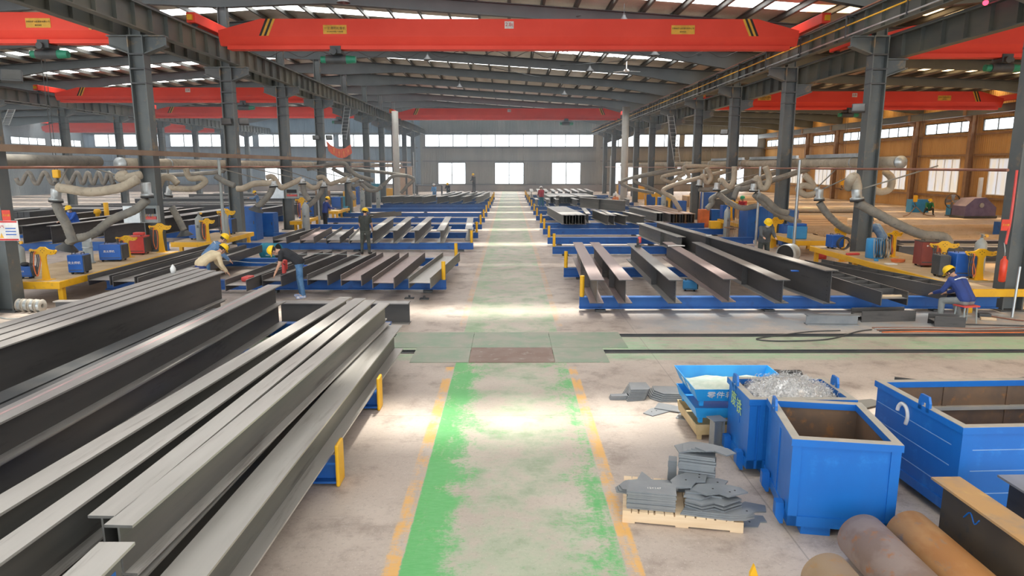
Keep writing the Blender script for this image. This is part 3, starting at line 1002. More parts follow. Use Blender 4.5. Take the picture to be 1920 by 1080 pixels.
# flat-lying beams with plates welded across, beside the yellow bench
G6 = 'stiffened beams lying beside the yellow bench'
for i, (n_, f_, st) in enumerate((((1676, 573), (1545, 508), 5), ((1793, 562), (1525, 487), 8))):
    A, B = g(*n_, ZT), g(f_[0], f_[1], ZT + .3)
    B.z = ZT
    L = (B - A).length
    if i == 0: FL0 = (A, B)
    beam(A, B, .62, .31, ('grey beam lying on its side with cross plates, wooden slat on its end', 'long grey beam lying on its side with cross plates, running along the yellow bench')[i], G6, 'steel', True, stiff=[.5 + q * (L - 1) / (st - 1) for q in range(st)])
d = (FL0[1] - FL0[0]).normalized()
p = FL0[0] + d * .2
MB().bbox(-.28, .28, -.03, .03, 0, .04, .006).build('wooden_batten', M['wood'], loc=(p.x, p.y, ZT + .163), rz=math.atan2(d.y, d.x) - math.pi / 2, label='pale wooden batten laid on the end of a flat grey beam', cat='batten')
# bin side, second and further tables
G7 = 'tight bundle of upright beams'
def bundle(nb, ft, h, b, n, gap, label, group, mats, order=FIRST):
    A = g(*nb, ZT)
    B = g(*ft, ZT + h)
    d = Vector((B.x - A.x, B.y - A.y, 0))
    p = Vector((d.y, -d.x, 0)).normalized()
    for i in range(n):
        o = p * ((b + gap) * i) + d.normalized() * (-.12 * (i % 2))
        beam(A + o, A + o + d, h, b, label % order[i], group, mats[i % len(mats)])
bundle((1056.5, 421), (1026, 387), .5, .155, 8, .006, 'upright grey beam in the tight bundle of eight near the lane, %s from the lane', G7, ['steel_light'])
G8 = 'upright beams between the bundles'
for i, (n_, f_, h) in enumerate((((1103, 419), (1094, 390), .52), ((1140, 422), (1111, 392.5), .52), ((1151, 422), (1128, 393), .5), ((1173, 422), (1150, 399), .48), ((1207, 424), (1168, 396), .5))):
    tb(n_, f_, h, .26, 'upright grey beam between the two bundles, %s from the lane' % FIRST[i], G8, 'steel_light')
A, B = g(1172, 397.5, ZT), g(1088, 370, ZT + .75)
beam(A, (B.x, B.y, ZT), .75, .3, 'deep grey beam slanting behind the bundles with two upright plates', None, 'steel_light', stiff=(3, 9))
G9 = 'wide bundle of upright beams'
bundle((1231, 416.5), (1180, 388), .5, .16, 3, .006, 'upright beam in the narrow bundle of three beside the brown bundle, %s from the lane', G9, ['steel_light'])
bundle((1257, 418.5), (1200, 385), .5, .155, 9, .006, 'upright dusty brown beam in the wide bundle before the fume arms, %s from the lane', G9, ['steel_red', 'steel_red', 'rust'])
G10 = 'upright beams on the far bin-side tables'
for i, (px, fx) in enumerate(((1008, 999), (1028, 1021), (1045, 1038), (1082, 1064), (1118, 1098), (1150, 1128), (1180, 1164))):
    A = g(px, 387, ZT)
    B = g(fx, 368, ZT + .52)
    B = A + (B - A) * ((55.2 - A.y) / (B.y - A.y))
    beam(A, (B.x, B.y, ZT), .52, .3, 'upright grey beam on the far bin-side table, %s from the lane' % FIRST[i], G10, 'steel_light')
for j, (x0, n, nm) in enumerate(((1031, 5, 'first'), (1056, 6, 'second'), (1088, 7, 'third'))):
    for i in range(n):
        x = gy(x0 + i * 4.7, 366, 57.5).x
        beam((x, 56.5, ZT), (x - .3, 63.5, ZT), .55, .2, 'upright grey beam in the %s small far bundle from the lane, %s beam of it' % (nm, FIRST[i]), 'far bundles on the bin side', 'steel_light')
for i in range(9):
    x = gy(996 + i * 14, 356, 68).x
    beam((x, 66.2, ZT), (x + .2, 75, ZT), .6, .35, 'upright grey beam on the farthest bin-side rails, %s from the lane' % FIRST[i], 'upright beams on the farthest bin-side rails', 'steel_light')
# outer bay behind the stack side: long dark beams on trestle rails
G11 = 'dark beams in the outer bay'
for i, (x, y0, y1, h) in enumerate(((-15.9, 26.6, 41, .72), (-18.1, 26.8, 39, .72), (-19.3, 26.9, 39, .72), (-22.2, 29, 38.5, .7), (-14.8, 31, 44, .6), (-17.0, 32, 45, .6), (-28, 31, 38.5, .7), (-29.5, 31, 38.5, .7))):
    beam((x, y0, .35), (x + .5, y1, .35), h, .34, 'dark beam pointing away in the outer bay behind the platform, %s counted outward' % FIRST[i], G11, 'steel')
for i in range(4):
    rail(-13.9, -30.3, 27.6 + i * 5.0, 'blue rail in the outer bay behind the stack side, %s from the front' % FIRST[i], 'outer bay rails', .35, .0, post=None)
for i in range(4):
    for j in range(2):
        beam((-29, 39.3 + i * .5, .5 * j), (-19.5, 39.3 + i * .5, .5 * j), .48, .4, 'dark beam in the two-layer pile behind the platform, %s layer, %s from the front' % (('lower', 'upper')[j], FIRST[i]), 'two-layer beam pile', 'steel')
# ================================================================ SCRAP BINS, PALLET, PIPES
M['bin_in'] = mat('rusty bin inside', (.22, .13, .075), (.15, .10, .07), 2.2, .6, .15, c3=(.36, .16, .055))
M['rim'] = mat('worn bin rim', (.50, .45, .38), (.42, .40, .36), 4, .5, .2)
def scrap_bin(x, y, w, d, h, rz, label, loops=(), ribs=(), feet=True, inside=True, lines=()):
    # local origin: front left base corner; x to the right, y away
    t = T('scrap_bin', label, 'bin', (x, y, 0), rz, 'blue scrap bins')
    e = .02
    z0 = .09
    m = MB()
    m.box(0, w, 0, e, z0, h - .07).box(0, w, d - e, d, z0, h - .07).box(0, e, e, d - e, z0, h - .07).box(w - e, w, e, d - e, z0, h - .07)
    m.box(0, w, 0, d, z0, z0 + .02)
    for r in ribs:       # upright corner posts on the outside
        m.box(*r, z0, h - .07)
    m.cur = 1
    q = e + .003
    m.box(q, w - q, q, q + .006, z0 + .03, h - .05).box(q, w - q, d - q - .006, d - q, z0 + .03, h - .05).box(q, q + .006, q, d - q, z0 + .03, h - .05).box(w - q - .006, w - q, q, d - q, z0 + .03, h - .05).box(q, w - q, q, d - q, z0 + .025, z0 + .035)
    m.cur = 2
    for z in lines:
        m.box(.03, w - .03, -.004, .0, z, z + .008).box(-.004, 0, .03, d - .03, z, z + .008)
    m.build('body', [M['bin_blue'], M['bin_in'], mat('chalky weld line', (.25, .42, .70), None, 5, .5)], t)
    o = .025
    m = MB()
    for a, b, c_, e_ in ((-o, w + o, -o, .055), (-o, w + o, d - .055, d + o), (-o, .055, .055, d - .055), (w - .055, w + o, .055, d - .055)):
        m.box(a, b, c_, e_, h - .07, h - .004)
    m.cur = 1
    for a, b, c_, e_ in ((-o + .004, w + o - .004, -o + .004, .055), (-o + .004, w + o - .004, d - .055, d + o - .004), (-o + .004, .055, .055, d - .055), (w - .055, w + o - .004, .055, d - .055)):
        m.box(a, b, c_, e_, h - .004, h)
    m.build('rim', [M['bin_blue'], M['rim']], t)
    MB().box(-.012, w + .012, -.012, d + .012, .09, .19).build('base_band', M['bin_blue'], t)
    for fx in (.28 * w, .78 * w):
        MB().box(fx - .13, fx + .13, .02, d - .02, 0, .075).box(fx - .10, fx + .10, .0, d, .075, .09).build('fork_runner', M['bin_blue'], t)
    for fy in (.12, .72):
        if feet:
            MB().prism([(0, .24), (-.075, .24), (-.075, .10), (-.03, .03), (0, .03)], (-.012, d * fy, 0), (1, 0, 0), (0, 0, 1), (0, .1, 0)).build('hinge_lug', M['bin_blue'], t)
    for lx, ly, ax in loops:
        m = MB()
        U, Wd = ((0, 1, 0), (-.025, 0, 0)) if ax else ((1, 0, 0), (0, -.025, 0))
        lo = (lx, ly, h - .05)
        m.prism([(-.085, 0), (-.03, 0), (-.03, .09), (-.085, .10)], lo, U, (0, 0, 1), Wd)
        m.prism([(.03, 0), (.085, 0), (.085, .10), (.03, .09)], lo, U, (0, 0, 1), Wd)
        m.prism([(-.085, .10), (-.03, .09), (.03, .09), (.085, .10), (.06, .165), (-.06, .165)], lo, U, (0, 0, 1), Wd)
        m.build('lifting_eye', M['bin_blue'], t)
    return t
R9 = math.radians
b1 = scrap_bin(2.60, 5.83, .90, 1.08, .95, R9(-9.5), 'empty blue scrap bin with rusty inside, in front of the bin of shavings', loops=((0, .78, 1),), ribs=((-.012, .07, -.012, .0), (.83, .912, -.012, .0), (-.012, 0, .0, .1), (-.012, 0, .5, .53)))
b2 = scrap_bin(2.63, 7.03, 1.12, .76, .90, R9(-1), 'blue scrap bin heaped with silver metal shavings', loops=((0, .5, 1), (1.12, .45, 1)), ribs=((-.012, .07, -.012, 0), (.1, .16, -.012, 0)))
b3 = scrap_bin(4.24, 5.97, 2.5, 1.38, 1.0, R9(2.5), 'biggest blue bin with banded sides and a pale hook sign, at the picture edge', loops=((0, .55, 1),), ribs=((-.012, .10, -.012, 0), (-.012, 0, 0, .12)), lines=(.32, .55, .76), feet=False)
# inner ribs of the big bin, a pale hook painted on its side
for x in (.75, 1.5):
    MB().box(x, x + .05, 1.34, 1.39, .12, .93).build('inner_rib', M['bin_in'], b3)
MB().box(.03, 2.47, 1.30, 1.39, .66, .70).build('inner_ledge', M['rim'], b3)
pts = [(-.006, .98, .80), (-.006, .96, .86), (-.006, .90, .90), (-.006, .83, .87), (-.006, .80, .79), (-.006, .82, .70)]
MB().tube(spline(pts, 5), .022, 6).build('hook_sign', M['sign_white'], b3)
MB().box(-.006, -.001, .32, .62, .5, .72).build('faded_sign', M['bin_blue'], b2)
for i, ch in enumerate('废铁'):
    txt(ch, 'lettering', b2, mat('faded yellow lettering %d' % i, (.55, .66, .12), (.25, .5, .4), 30, .6), (-.009, .55 - i * .2, .70 - i * .03), .19, (math.pi / 2, 0, -math.pi / 2))
# shavings: curled strips, uncountable
m = MB()
rnd = random.Random(3)
for i in range(1500):
    a, b = rnd.random(), rnd.random()
    x, y = .06 + a * 1.0, .06 + b * .66
    hgt = .76 + .24 * math.sin(math.pi * a) ** .6 * math.sin(math.pi * b) ** .6 + rnd.random() * .05
    d = Vector((rnd.uniform(-1, 1), rnd.uniform(-1, 1), rnd.uniform(-.5, .9))).normalized()
    s_ = d.orthogonal().normalized()
    n_ = d.cross(s_)
    L, w, r = rnd.uniform(.03, .09), rnd.uniform(.003, .007), rnd.uniform(.008, .022)
    vs, fs = [], []
    for k in range(6):
        t_ = k / 5
        p = Vector((x, y, hgt)) + d * (L * t_) + s_ * (r * math.cos(t_ * 6)) + n_ * (r * math.sin(t_ * 6))
        vs += [p, p + d * w]
    m.add(vs, [(2 * k, 2 * k + 1, 2 * k + 3, 2 * k + 2) for k in range(5)])
gr = 12
vs = []
for i in range(gr + 1):
    for j in range(gr + 1):
        a, b = i / gr, j / gr
        vs.append((.035 + a * 1.05, .035 + b * .71, 0.74 + .24 * math.sin(math.pi * a) ** .6 * math.sin(math.pi * b) ** .6 + rnd.random() * .03))
m.add(vs, [(i * (gr + 1) + j, (i + 1) * (gr + 1) + j, (i + 1) * (gr + 1) + j + 1, i * (gr + 1) + j + 1) for i in range(gr) for j in range(gr)])
M['shaving'] = mat('bright metal shavings', (.80, .78, .76), (.55, .54, .54), 40, .32, .6)
o = m.build('metal_shavings', M['shaving'], loc=b2.location, rz=b2.rotation_euler.z, label='heap of curled silver metal shavings filling the middle blue bin', cat='shavings', kind='stuff')
# stacked trays with white characters
def tray(z, h, flare, label, mm, text=False):
    t = T('parts_tray', label, 'tray', (2.34, 8.02, z), R9(0), 'stacked parts trays')
    w, d = 1.15, .9
    m = MB()
    f = flare
    a = [(0, 0, 0), (w, 0, 0), (w, d, 0), (0, d, 0)]
    b = [(-f, -f, h), (w + f, -f, h), (w + f, d + f, h), (-f, d + f, h)]
    e = .012
    a2 = [(e, e, .012), (w - e, e, .012), (w - e, d - e, .012), (e, d - e, .012)]
    b2_ = [(-f + e, -f + e, h), (w + f - e, -f + e, h), (w + f - e, d + f - e, h), (-f + e, d + f - e, h)]
    m.add(a + b, [(3, 2, 1, 0)] + [(i, (i + 1) % 4, 4 + (i + 1) % 4, 4 + i) for i in range(4)])
    m.add(a2 + b2_, [(0, 1, 2, 3)] + [((i + 1) % 4, i, 4 + i, 4 + (i + 1) % 4) for i in range(4)])
    m.add(b + b2_, [(i, (i + 1) % 4, 4 + (i + 1) % 4, 4 + i) for i in range(4)])
    m.build('pan', M[mm], t)
    for fx in (.03, w - .08):
        for fy in (.03, d - .08):
            MB().box(fx, fx + .05, fy, fy + .05, -.075, 0).build('leg', M[mm], t)
    if text:
        tilt = math.atan2(f, h)
        for i, ch in enumerate('零件转运'):
            txt(ch, 'lettering', t, M['sign_white'], (.15 + i * .115, -f * .5 - .004, h * .5), .11, (math.pi / 2 + tilt, 0, 0))
        for i, ch in enumerate('转运'):
            txt(ch, 'lettering', t, M['sign_white'], (-f * .5 - .004, .55 - i * .25, h * .5), .11, (math.pi / 2 + tilt, 0, -math.pi / 2))
    return t
M['tray_tan'] = mat('tan tray paint', (.55, .40, .20), (.62, .48, .28), 4, .6)
M['tray_blue'] = mat('bright blue tray paint', (.02, .30, .72), (.03, .36, .78), 3, .4)
tray(.075, .14, .02, 'tan parts tray at the bottom of the tray stack behind the bins', 'tray_tan')
tray(.30, .14, .04, 'blue parts tray in the middle of the tray stack', 'tray_blue')
tray(.52, .17, .07, 'topmost blue parts tray with white characters, pale cloth inside', 'tray_blue', True)
m = MB()
gr = 10
vs = [(.02 + (i / gr) * 1.1, .02 + (j / gr) * .85, .56 + .11 * math.sin(i * 1.3 + j) * .2 + .06 * math.sin(math.pi * i / gr) * math.sin(math.pi * j / gr)) for i in range(gr + 1) for j in range(gr + 1)]
m.add(vs, [(i * (gr + 1) + j, (i + 1) * (gr + 1) + j, (i + 1) * (gr + 1) + j + 1, i * (gr + 1) + j + 1) for i in range(gr) for j in range(gr)], smooth=True)
m.build('cloth_sheet', mat('pale greenish plastic sheet', (.36, .43, .36), (.48, .52, .45), 9, .5), loc=(2.34, 8.02, .0), label='crumpled pale sheet lying in the topmost blue tray', cat='sheet')
m = MB()
hsec(m, 0, 0, 0, .40, .13, .12, .012)
m.box(-.10, .08, -.09, .09, .40, .412)
m.build('column_stub', M['plate'], loc=(2.50, 7.72, 0), rz=.2, label='short upright steel stub with a cap plate, before the tray stack', cat='stub')

# pallet and plates
def NTH(n): return FIRST[n - 1] if n <= 14 else {15: 'fifteenth', 16: 'sixteenth', 17: 'seventeenth', 18: 'eighteenth', 19: 'nineteenth', 20: 'twentieth', 21: 'twenty-first', 22: 'twenty-second'}[n]
pal = T('wooden_pallet', 'pale wooden pallet loaded with cut steel plates beside the lane', 'pallet', (1.09, 6.04, 0), R9(-10.5))
pw, pd = 1.12, .75
for y in (.0, pd / 2 - .04, pd - .08):
    MB().box(0, pw, y, y + .08, .015, .105).build('stringer', M['wood'], pal)
for i in range(3):
    MB().box(i * (pw - .12) / 2, i * (pw - .12) / 2 + .12, 0, pd, 0, .015).build('bottom_board', M['wood'], pal)
x = 0
for i, w in enumerate((.08, .055, .08, .045, .08, .08, .09, .08, .085, .07, .09, .06, .09)):
    if x + w > pw: break
    MB().box(x, x + w, -.005, pd + .005, .105, .125).build('deck_board', M['wood'], pal)
    x += w + (.017 if i % 2 else .008)
PM = Matrix.Translation(pal.location) @ Matrix.Rotation(pal.rotation_euler.z, 4, 'Z')
def plate(poly, x, y, z, rz, label, group, th=.012, holes=(), tilt=0.0, m='plate', on=None, marks=None):
    loc = (on @ Vector((x, y, z))) if on else Vector((x, y, z))
    o = MB().prism(poly, (0, 0, 0), (1, 0, 0), (0, 1, 0), (0, 0, th)).build('steel_plate', M[m], loc=loc, rz=rz + (pal.rotation_euler.z if on else 0), label=label, cat='plate', group=group)
    if tilt: o.rotation_euler = (tilt, tilt * .6, o.rotation_euler.z)
    for hx, hy in holes:
        MB().cyl((hx, hy, th - .001), (hx, hy, th + .0015), .010, n=10).build('bolt_hole', M['black'], o)
    if marks:
        txt(marks, 'chalk_mark', o, M['sign_white'], (marks_at[0], marks_at[1], th + .001), .045, (0, 0, .1), .0005)
    return o
marks_at = (.25, .1)
GP = 'cut plates on the pallet'
z = .126
for i in range(13):        # neat front stack
    plate([(0, 0), (.46, 0), (.46, .24), (0, .24)], .04 + random.uniform(-.007, .007), .05 + random.uniform(-.009, .009), z, random.uniform(-.012, .012), 'rectangular steel plate in the neat front stack on the pallet, %s from the top' % FIRST[12 - i], GP, .0135, on=PM, marks='12×147' if i == 12 else None)
    z += .0140
star = [(x * 1.22 - .05, y * 1.15) for x, y in [(0, 0), (.14, -.01), (.15, .06), (.33, .05), (.34, -.01), (.46, .0), (.47, .12), (.40, .2), (.28, .19), (.21, .36), (.15, .2), (.04, .17), (-.02, .08)]]
for i in range(3):
    plate(star, -.02 + i * .03, .35 + i * .012, .126 + i * .013, .12 * i - .1, 'spiked light grey plate with bolt holes behind the neat stack, %s layer' % ('bottom', 'middle', 'top')[i], GP, on=PM, holes=((.05, .1), (.09, .12), (.38, .12), (.41, .06)))
notch = [(0, .05), (.16, 0), (.27, .08), (.36, .05), (.52, .22), (.44, .29), (.35, .30), (.18, .27), (.05, .20)]
zz = .126
for i in range(3):
    plate([(0, .01), (.45, -.015), (.60, .02), (.68, .08), (.62, .15), (.05, .15)], .54 + .012 * i, .005 + .008 * i, zz, -.03 + .03 * i, 'long plate under the loose pile reaching past the pallet corner, %s layer' % ('bottom', 'middle', 'top')[i], GP, .0135, on=PM, holes=((.6, .08),))
    zz += .014
for i in range(9):
    ang = (-.15, -.1, -.16, -.08, -.12, .1, .32, -.25, .55)[i]
    plate(notch, .58 + (.0, .01, -.005, .005, 0, .0, .03, .05, -.06)[i], .05 + (.0, .01, 0, .01, .0, .04, .10, .14, .12)[i], zz, ang, 'notched steel plate in the loose pile on the pallet, %s from the top' % FIRST[8 - i], GP, .014, on=PM, holes=((.36, .15), (.40, .2), (.20, .15)) if i > 5 else ())
    zz += .0148
long_ = [(0, 0), (.62, .0), (.66, .05), (.6, .12), (.02, .12)]
for i in range(2):
    plate(long_, .42 + .04 * i, .50, .126 + i * .0135, -.12 + .07 * i, 'long plate across the pallet under the rear stack, %s' % ('lower', 'upper')[i], GP, .013, on=PM)
z = .154
for i in range(22):        # rear tall stack of flats
    plate([(0, 0), (.36, 0), (.36, .15), (0, .15)], .55 + random.uniform(-.009, .009), .60 + random.uniform(-.012, .012), z, -.13 + random.uniform(-.01, .01), 'steel flat in the tall rear stack by the bin, %s from the top' % NTH(22 - i), GP, .0145, on=PM)
    z += .0150
zf = .126
for i in range(14):
    plate([(0, 0), (.085, 0), (.085, .12), (0, .12)], .45 + random.uniform(-.004, .004), .66, zf + i * .0182, -.05, 'short steel flat beside the tall rear stack, %s from the top' % FIRST[13 - i], GP, .017, on=PM)
for i in range(5):
    plate([(0, .02), (.13, 0), (.19, .06), (.33, .035), (.38, .15), (.27, .21), (.06, .19)], .56 + .035 * i, .60 + .01 * i, z + i * .0128, .55 - .27 * i, 'notched plate fanned out on the tall rear stack, %s from the top' % FIRST[4 - i], GP, .012, on=PM)
# plates lying beside the pallet
plate([(0, .04), (.12, 0), (.2, .07), (.26, .05), (.30, .16), (.18, .22), (.03, .18)], 2.25, 5.90, 0, .3, 'pale notched plate on the floor between the pallet and the empty bin', 'plates on the floor', holes=((.1, .1),))
plate([(0, 0), (.22, -.02), (.27, .10), (.1, .2), (-.02, .12)], 2.33, 6.22, 0, .1, 'pale five-sided plate on the floor behind the pallet corner', 'plates on the floor')
GF = 'plates on the floor before the track'
z = 0
for i in range(7):
    plate([(0, 0), (.26, 0), (.31, .06), (.30, .34), (.04, .34)], 1.72 + .012 * i, 9.45 + .02 * i, z, .15 - .02 * i, 'bent-edged plate in the small stack nearest the lane, %s from the top' % FIRST[6 - i], GF, .02)
    z += .0205
for i in range(3):
    plate([(0, 0), (.3, 0), (.3, .1), (0, .1)], 1.48 + .01 * i, 9.52, i * .0205, .02 * i, 'short flat poking out beside the small plate stack, %s' % ('lowest', 'middle', 'top')[i], GF, .02)
z = 0
for i in range(5):
    plate([(.12, 0), (.85, 0), (.85, .36), (0, .36), (0, .14)], 2.08 + .018 * i, 9.42 + .03 * i, z, -.02 * i, 'wide grey plate in the pile before the tray stack, %s from the top' % FIRST[4 - i], GF, .018)
    z += .0185
plate([(0, .1), (.12, .0), (.5, .32), (.38, .46), (.12, .3)], 1.85, 8.86, 0, -.12, 'flat plate with a row of holes lying alone by the sun patch', GF, .012, holes=((.12, .16), (.19, .21), (.26, .27), (.33, .33)))
plate([(0, 0), (.5, 0), (.5, .2), (.0, .25)], 2.05, 9.12, .0125, -.45, 'plain plate lying between the pile and the holed plate', GF, .012)
plate([(0, 0), (.22, 0), (.22, .2), (0, .2)], 2.27, 8.78, .0, -.5, 'small pale plate half under the tray stack', GF, .012)
jog = [(0, .03), (.25, .03), (.32, 0), (.62, 0), (.62, .10), (.33, .10), (.25, .14), (0, .14)]
for i in range(3):
    plate(jog, 3.72 + .05 * i, 10.3 + .04 * i, .0255 * i, .03 * i, 'dark jogged plate in the row behind the bin of shavings, %s layer' % ('bottom', 'middle', 'top')[i], GF, .025, m='dark')
for i in range(3):
    plate(jog, 4.18, 10.58 + .03 * i, .0255 * i, .02 * i, 'dark jogged plate set farther back behind the bin of shavings, %s layer' % ('bottom', 'middle', 'top')[i], GF, .025, m='dark')
plate([(0, 0), (.9, 0), (.95, .16), (.1, .14)], 5.35, 9.2, 0, .75, 'long grey plate pointing away, behind the eye of the shavings bin', GF, .015)
plate([(0, 0), (.75, .1), (.7, .3), (.2, .36)], 4.75, 8.95, .0155, .35, 'pale grey plate in front of the long pointing plate', GF, .015, m='steel_light')
plate([(0, 0), (.35, 0), (.35, .3), (.2, .42), (0, .36)], 4.25, 8.0, 0, .15, 'dark plate with a round hole between the two bins', GF, .02, m='black', holes=((.12, .25),))
beam((6.2, 10.45, 0), (7.2, 9.95, 0), .05, .05, 'thin dark flat bar lying on the floor behind the biggest bin', None, 'dark', name='flat_bar', cat='bar', tw=.01, tf=.01)
MB().bbox(0, .62, 0, .1, 0, .07, .008).build('timber_block', M['wood'], loc=(7.35, 9.75, 0), rz=-.06, label='pale timber block on the floor beyond the biggest bin', cat='timber')
for i in range(3):
    plate([(0, 0), (.34, .02), (.33, .16), (.02, .14)], 7.9 + .03 * i, 10.1, .0305 * i, .12 * i, 'small dark plate stacked beyond the timber block, %s layer' % ('bottom', 'middle', 'top')[i], GF, .03, m='dark')
for i in range(3):
    plate(jog, 8.5 + .02 * i, 9.95, .0305 * i, -.05 * i, 'dark jogged plate farthest along behind the biggest bin, %s layer' % ('bottom', 'middle', 'top')[i], GF, .03, m='dark')

# rusty pipes and beams in the corner
M['pipe1'] = mat('brown rust pipe', (.36, .25, .19), (.45, .34, .28), 2.5, .6, .15, c3=(.56, .24, .08), lo=.42, hi=.57, bump=.15)
M['pipe2'] = mat('orange rust pipe', (.60, .26, .07), (.70, .36, .13), 2.6, .65, .1, stretch=(1, .6, 1), c3=(.42, .31, .23), lo=.42, hi=.57, bump=.15)
M['pipe3'] = mat('tan rust pipe', (.45, .32, .20), (.55, .40, .27), 2, .65, .1, c3=(.55, .30, .10), lo=.42, hi=.57, bump=.15)
def pipe(x, y0, y1, r, mm, label, dx=0):
    m = MB()
    L = y1 - y0
    a, b = (x + dx, y0, r), (x, y1, r)
    d = (Vector(b) - Vector(a))
    m.lathe([(r, 0), (r, d.length), (r - .012, d.length), (r - .012, 0), (r, 0)], a, d, 48, caps=False)
    return m.build('steel_pipe', M[mm], label=label, cat='pipe', group='rusty pipes in the corner')
pipe(3.07, 2.2, 5.42, .21, 'pipe1', 'big brown rusty pipe in the middle, its rounded end before the empty bin', .02)
pipe(3.525, 2.2, 5.50, .205, 'pipe2', 'big orange rusty pipe nearest the rusty beams', .0)
pipe(2.50, 2.2, 4.86, .20, 'pipe3', 'big tan rusty pipe lying nearest the lane', .04)
M['rust_top'] = mat('patchy rusted beam', (.34, .25, .17), (.52, .30, .12), 1.6, .6, .15, c3=(.62, .38, .12), lo=.42, hi=.57, bump=.15)
rb = beam((3.95, 2.4, .15), (3.88, 5.62, .15), .52, .26, 'rusty beam with blue scrawl on its web beside the orange pipe', 'rusty beams in the corner', 'rust_web')
MB().tube(spline([(2.75, .0095, .36), (2.8, .0095, .30), (2.86, .0095, .37), (2.93, .0095, .29)], 4), .007, 5).build('paint_scrawl', M['bin_blue'], rb)
rb2 = beam((4.55, 2.4, .15), (4.5, 5.66, .15), .52, .26, 'rust-edged grey beam at the picture edge before the biggest bin', 'rusty beams in the corner', 'steel')
for y in (2.9, 4.8):
    beam((3.80, y, 0), (4.75, y, 0), .15, .15, 'packing piece under the two rusty corner beams, %s' % ('nearer' if y < 4 else 'farther'), 'packing under corner beams', 'rust', tw=.01, tf=.012)
c_ = g(1464, 1078)
MB().prism([(-.03, 0), (.03, 0), (.035, .12), (0, .22), (-.03, .14)], (0, 0, 0), (1, 0, 0), (0, 0, 1), (0, .03, 0)).build('stop_plate', M['yellow'], loc=(1.98, 4.98, 0), label='tip of a small yellow stop plate on the floor before the pipes', cat='stop plate')
# ================================================================ WELDING BENCHES AND THEIR MACHINES
M['wblue'] = mat('welder blue paint', (.012, .10, .42), (.015, .12, .48), 3, .38)
M['lblue'] = mat('light blue tank paint', (.04, .28, .62), (.05, .32, .66), 3, .4)
M['maroon'] = mat('maroon machine paint', (.22, .045, .035), (.28, .06, .045), 3, .45)
M['orange'] = mat('orange hose rubber', (.78, .20, .06), None, 3, .5)
DZ = .60     # bench deck height
def bench(x, y0, y1, w, s, label, wide=None):
    # x: aisle edge, s: direction away from the lane, w: depth of the edge strip
    t = T('welding_bench', label, 'bench', (x, y0, 0), group='yellow welding benches')
    L = y1 - y0
    def bx(a, b): return (min(s * a, s * b), max(s * a, s * b))
    MB().box(*bx(.06, w), 0, L, DZ - .05, DZ).build('deck', M['tan'], t)
    if wide:
        a, b, d = wide
        MB().box(*bx(w, d), a - y0, b - y0, DZ - .05, DZ).build('deck', M['tan'], t)
    m = MB().bbox(*bx(0, .06), 0, L, DZ - .17, DZ, .012)
    m.build('edge_channel', M['yellow'], t)
    MB().bbox(*bx(0, (wide[2] if wide else w)), -.07, 0, DZ - .18, DZ, .012).build('end_channel', M['yellow'], t)
    n = max(2, int(L / 2.5) + 1)
    for i in range(n):
        y = .15 + (L - .5) * i / (n - 1)
        MB().box(*bx(.08, .2), y, y + .12, 0, DZ - .05).build('leg', M['yellow'], t)
    for i in range(2):
        y = .4 + (L - 1) * i
        e = (wide[2] if wide else w)
        yy = min(max(y, (wide[0] - y0 + .1) if wide else y), (wide[1] - y0 - .3) if wide else y)
        MB().box(*bx(e - .2, e - .08), yy, yy + .12, 0, DZ - .05).build('leg', M['yellow'], t)
    return t
def welder(name, label, p, rz, w, d, h, mm, text=None, wheels=True, cat='welding machine', group='welding machines', dark=.3, lid=None):
    t = T(name, label, cat, p, rz, group)
    b = .05 if wheels else .0
    MB().bbox(-w / 2, w / 2, -d / 2, d / 2, b, b + h, .02).build('case', M[mm], t)
    MB().bbox(w / 2 - .002, w / 2 + .03, -d / 2 + .01, d / 2 - .01, b + .02, b + h - .02, .01).build('control_panel', M['dark'], t)
    MB().box(-w / 2 + .03, w / 2 - .03, -d / 2 - .006, -d / 2, b + h * .12, b + h * .16).build('vent', M['dark'], t)
    for sx in (-1, 1):
        MB().tube([(sx * w * .3, -d * .2, b + h), (sx * w * .3, -d * .2, b + h + .045), (sx * w * .3, d * .2, b + h + .045), (sx * w * .3, d * .2, b + h)], .011, 6).build('handle', M['dark'], t)
    if wheels:
        for sx in (-1, 1):
            for sy in (-1, 1):
                MB().cyl((sx * (w / 2 - .07) - .02, sy * (d / 2 - .07), .04), (sx * (w / 2 - .07) + .02, sy * (d / 2 - .07), .04), .04, n=12).build('wheel', M['black'], t)
    if text:
        txt(text, 'lettering', t, M['sign_white'], (-.02, -d / 2 - .004, b + h * .55), h * .17)
    if lid:
        MB().bbox(-w / 2 - .01, w / 2 + .01, -d / 2 - .01, d / 2 + .01, b + h, b + h + .02, .008).build('top_plate', M[lid], t)
    return t
def cable(name, label, pts, r, mm, cat='cable', group=None, n=6, k=8):
    pts = [Vector(p) for p in pts]
    o = pts[0].copy()
    return MB().tube([p - o for p in spline(pts, k)], r, n).build(name, M[mm], loc=o, label=label, cat=cat, group=group)
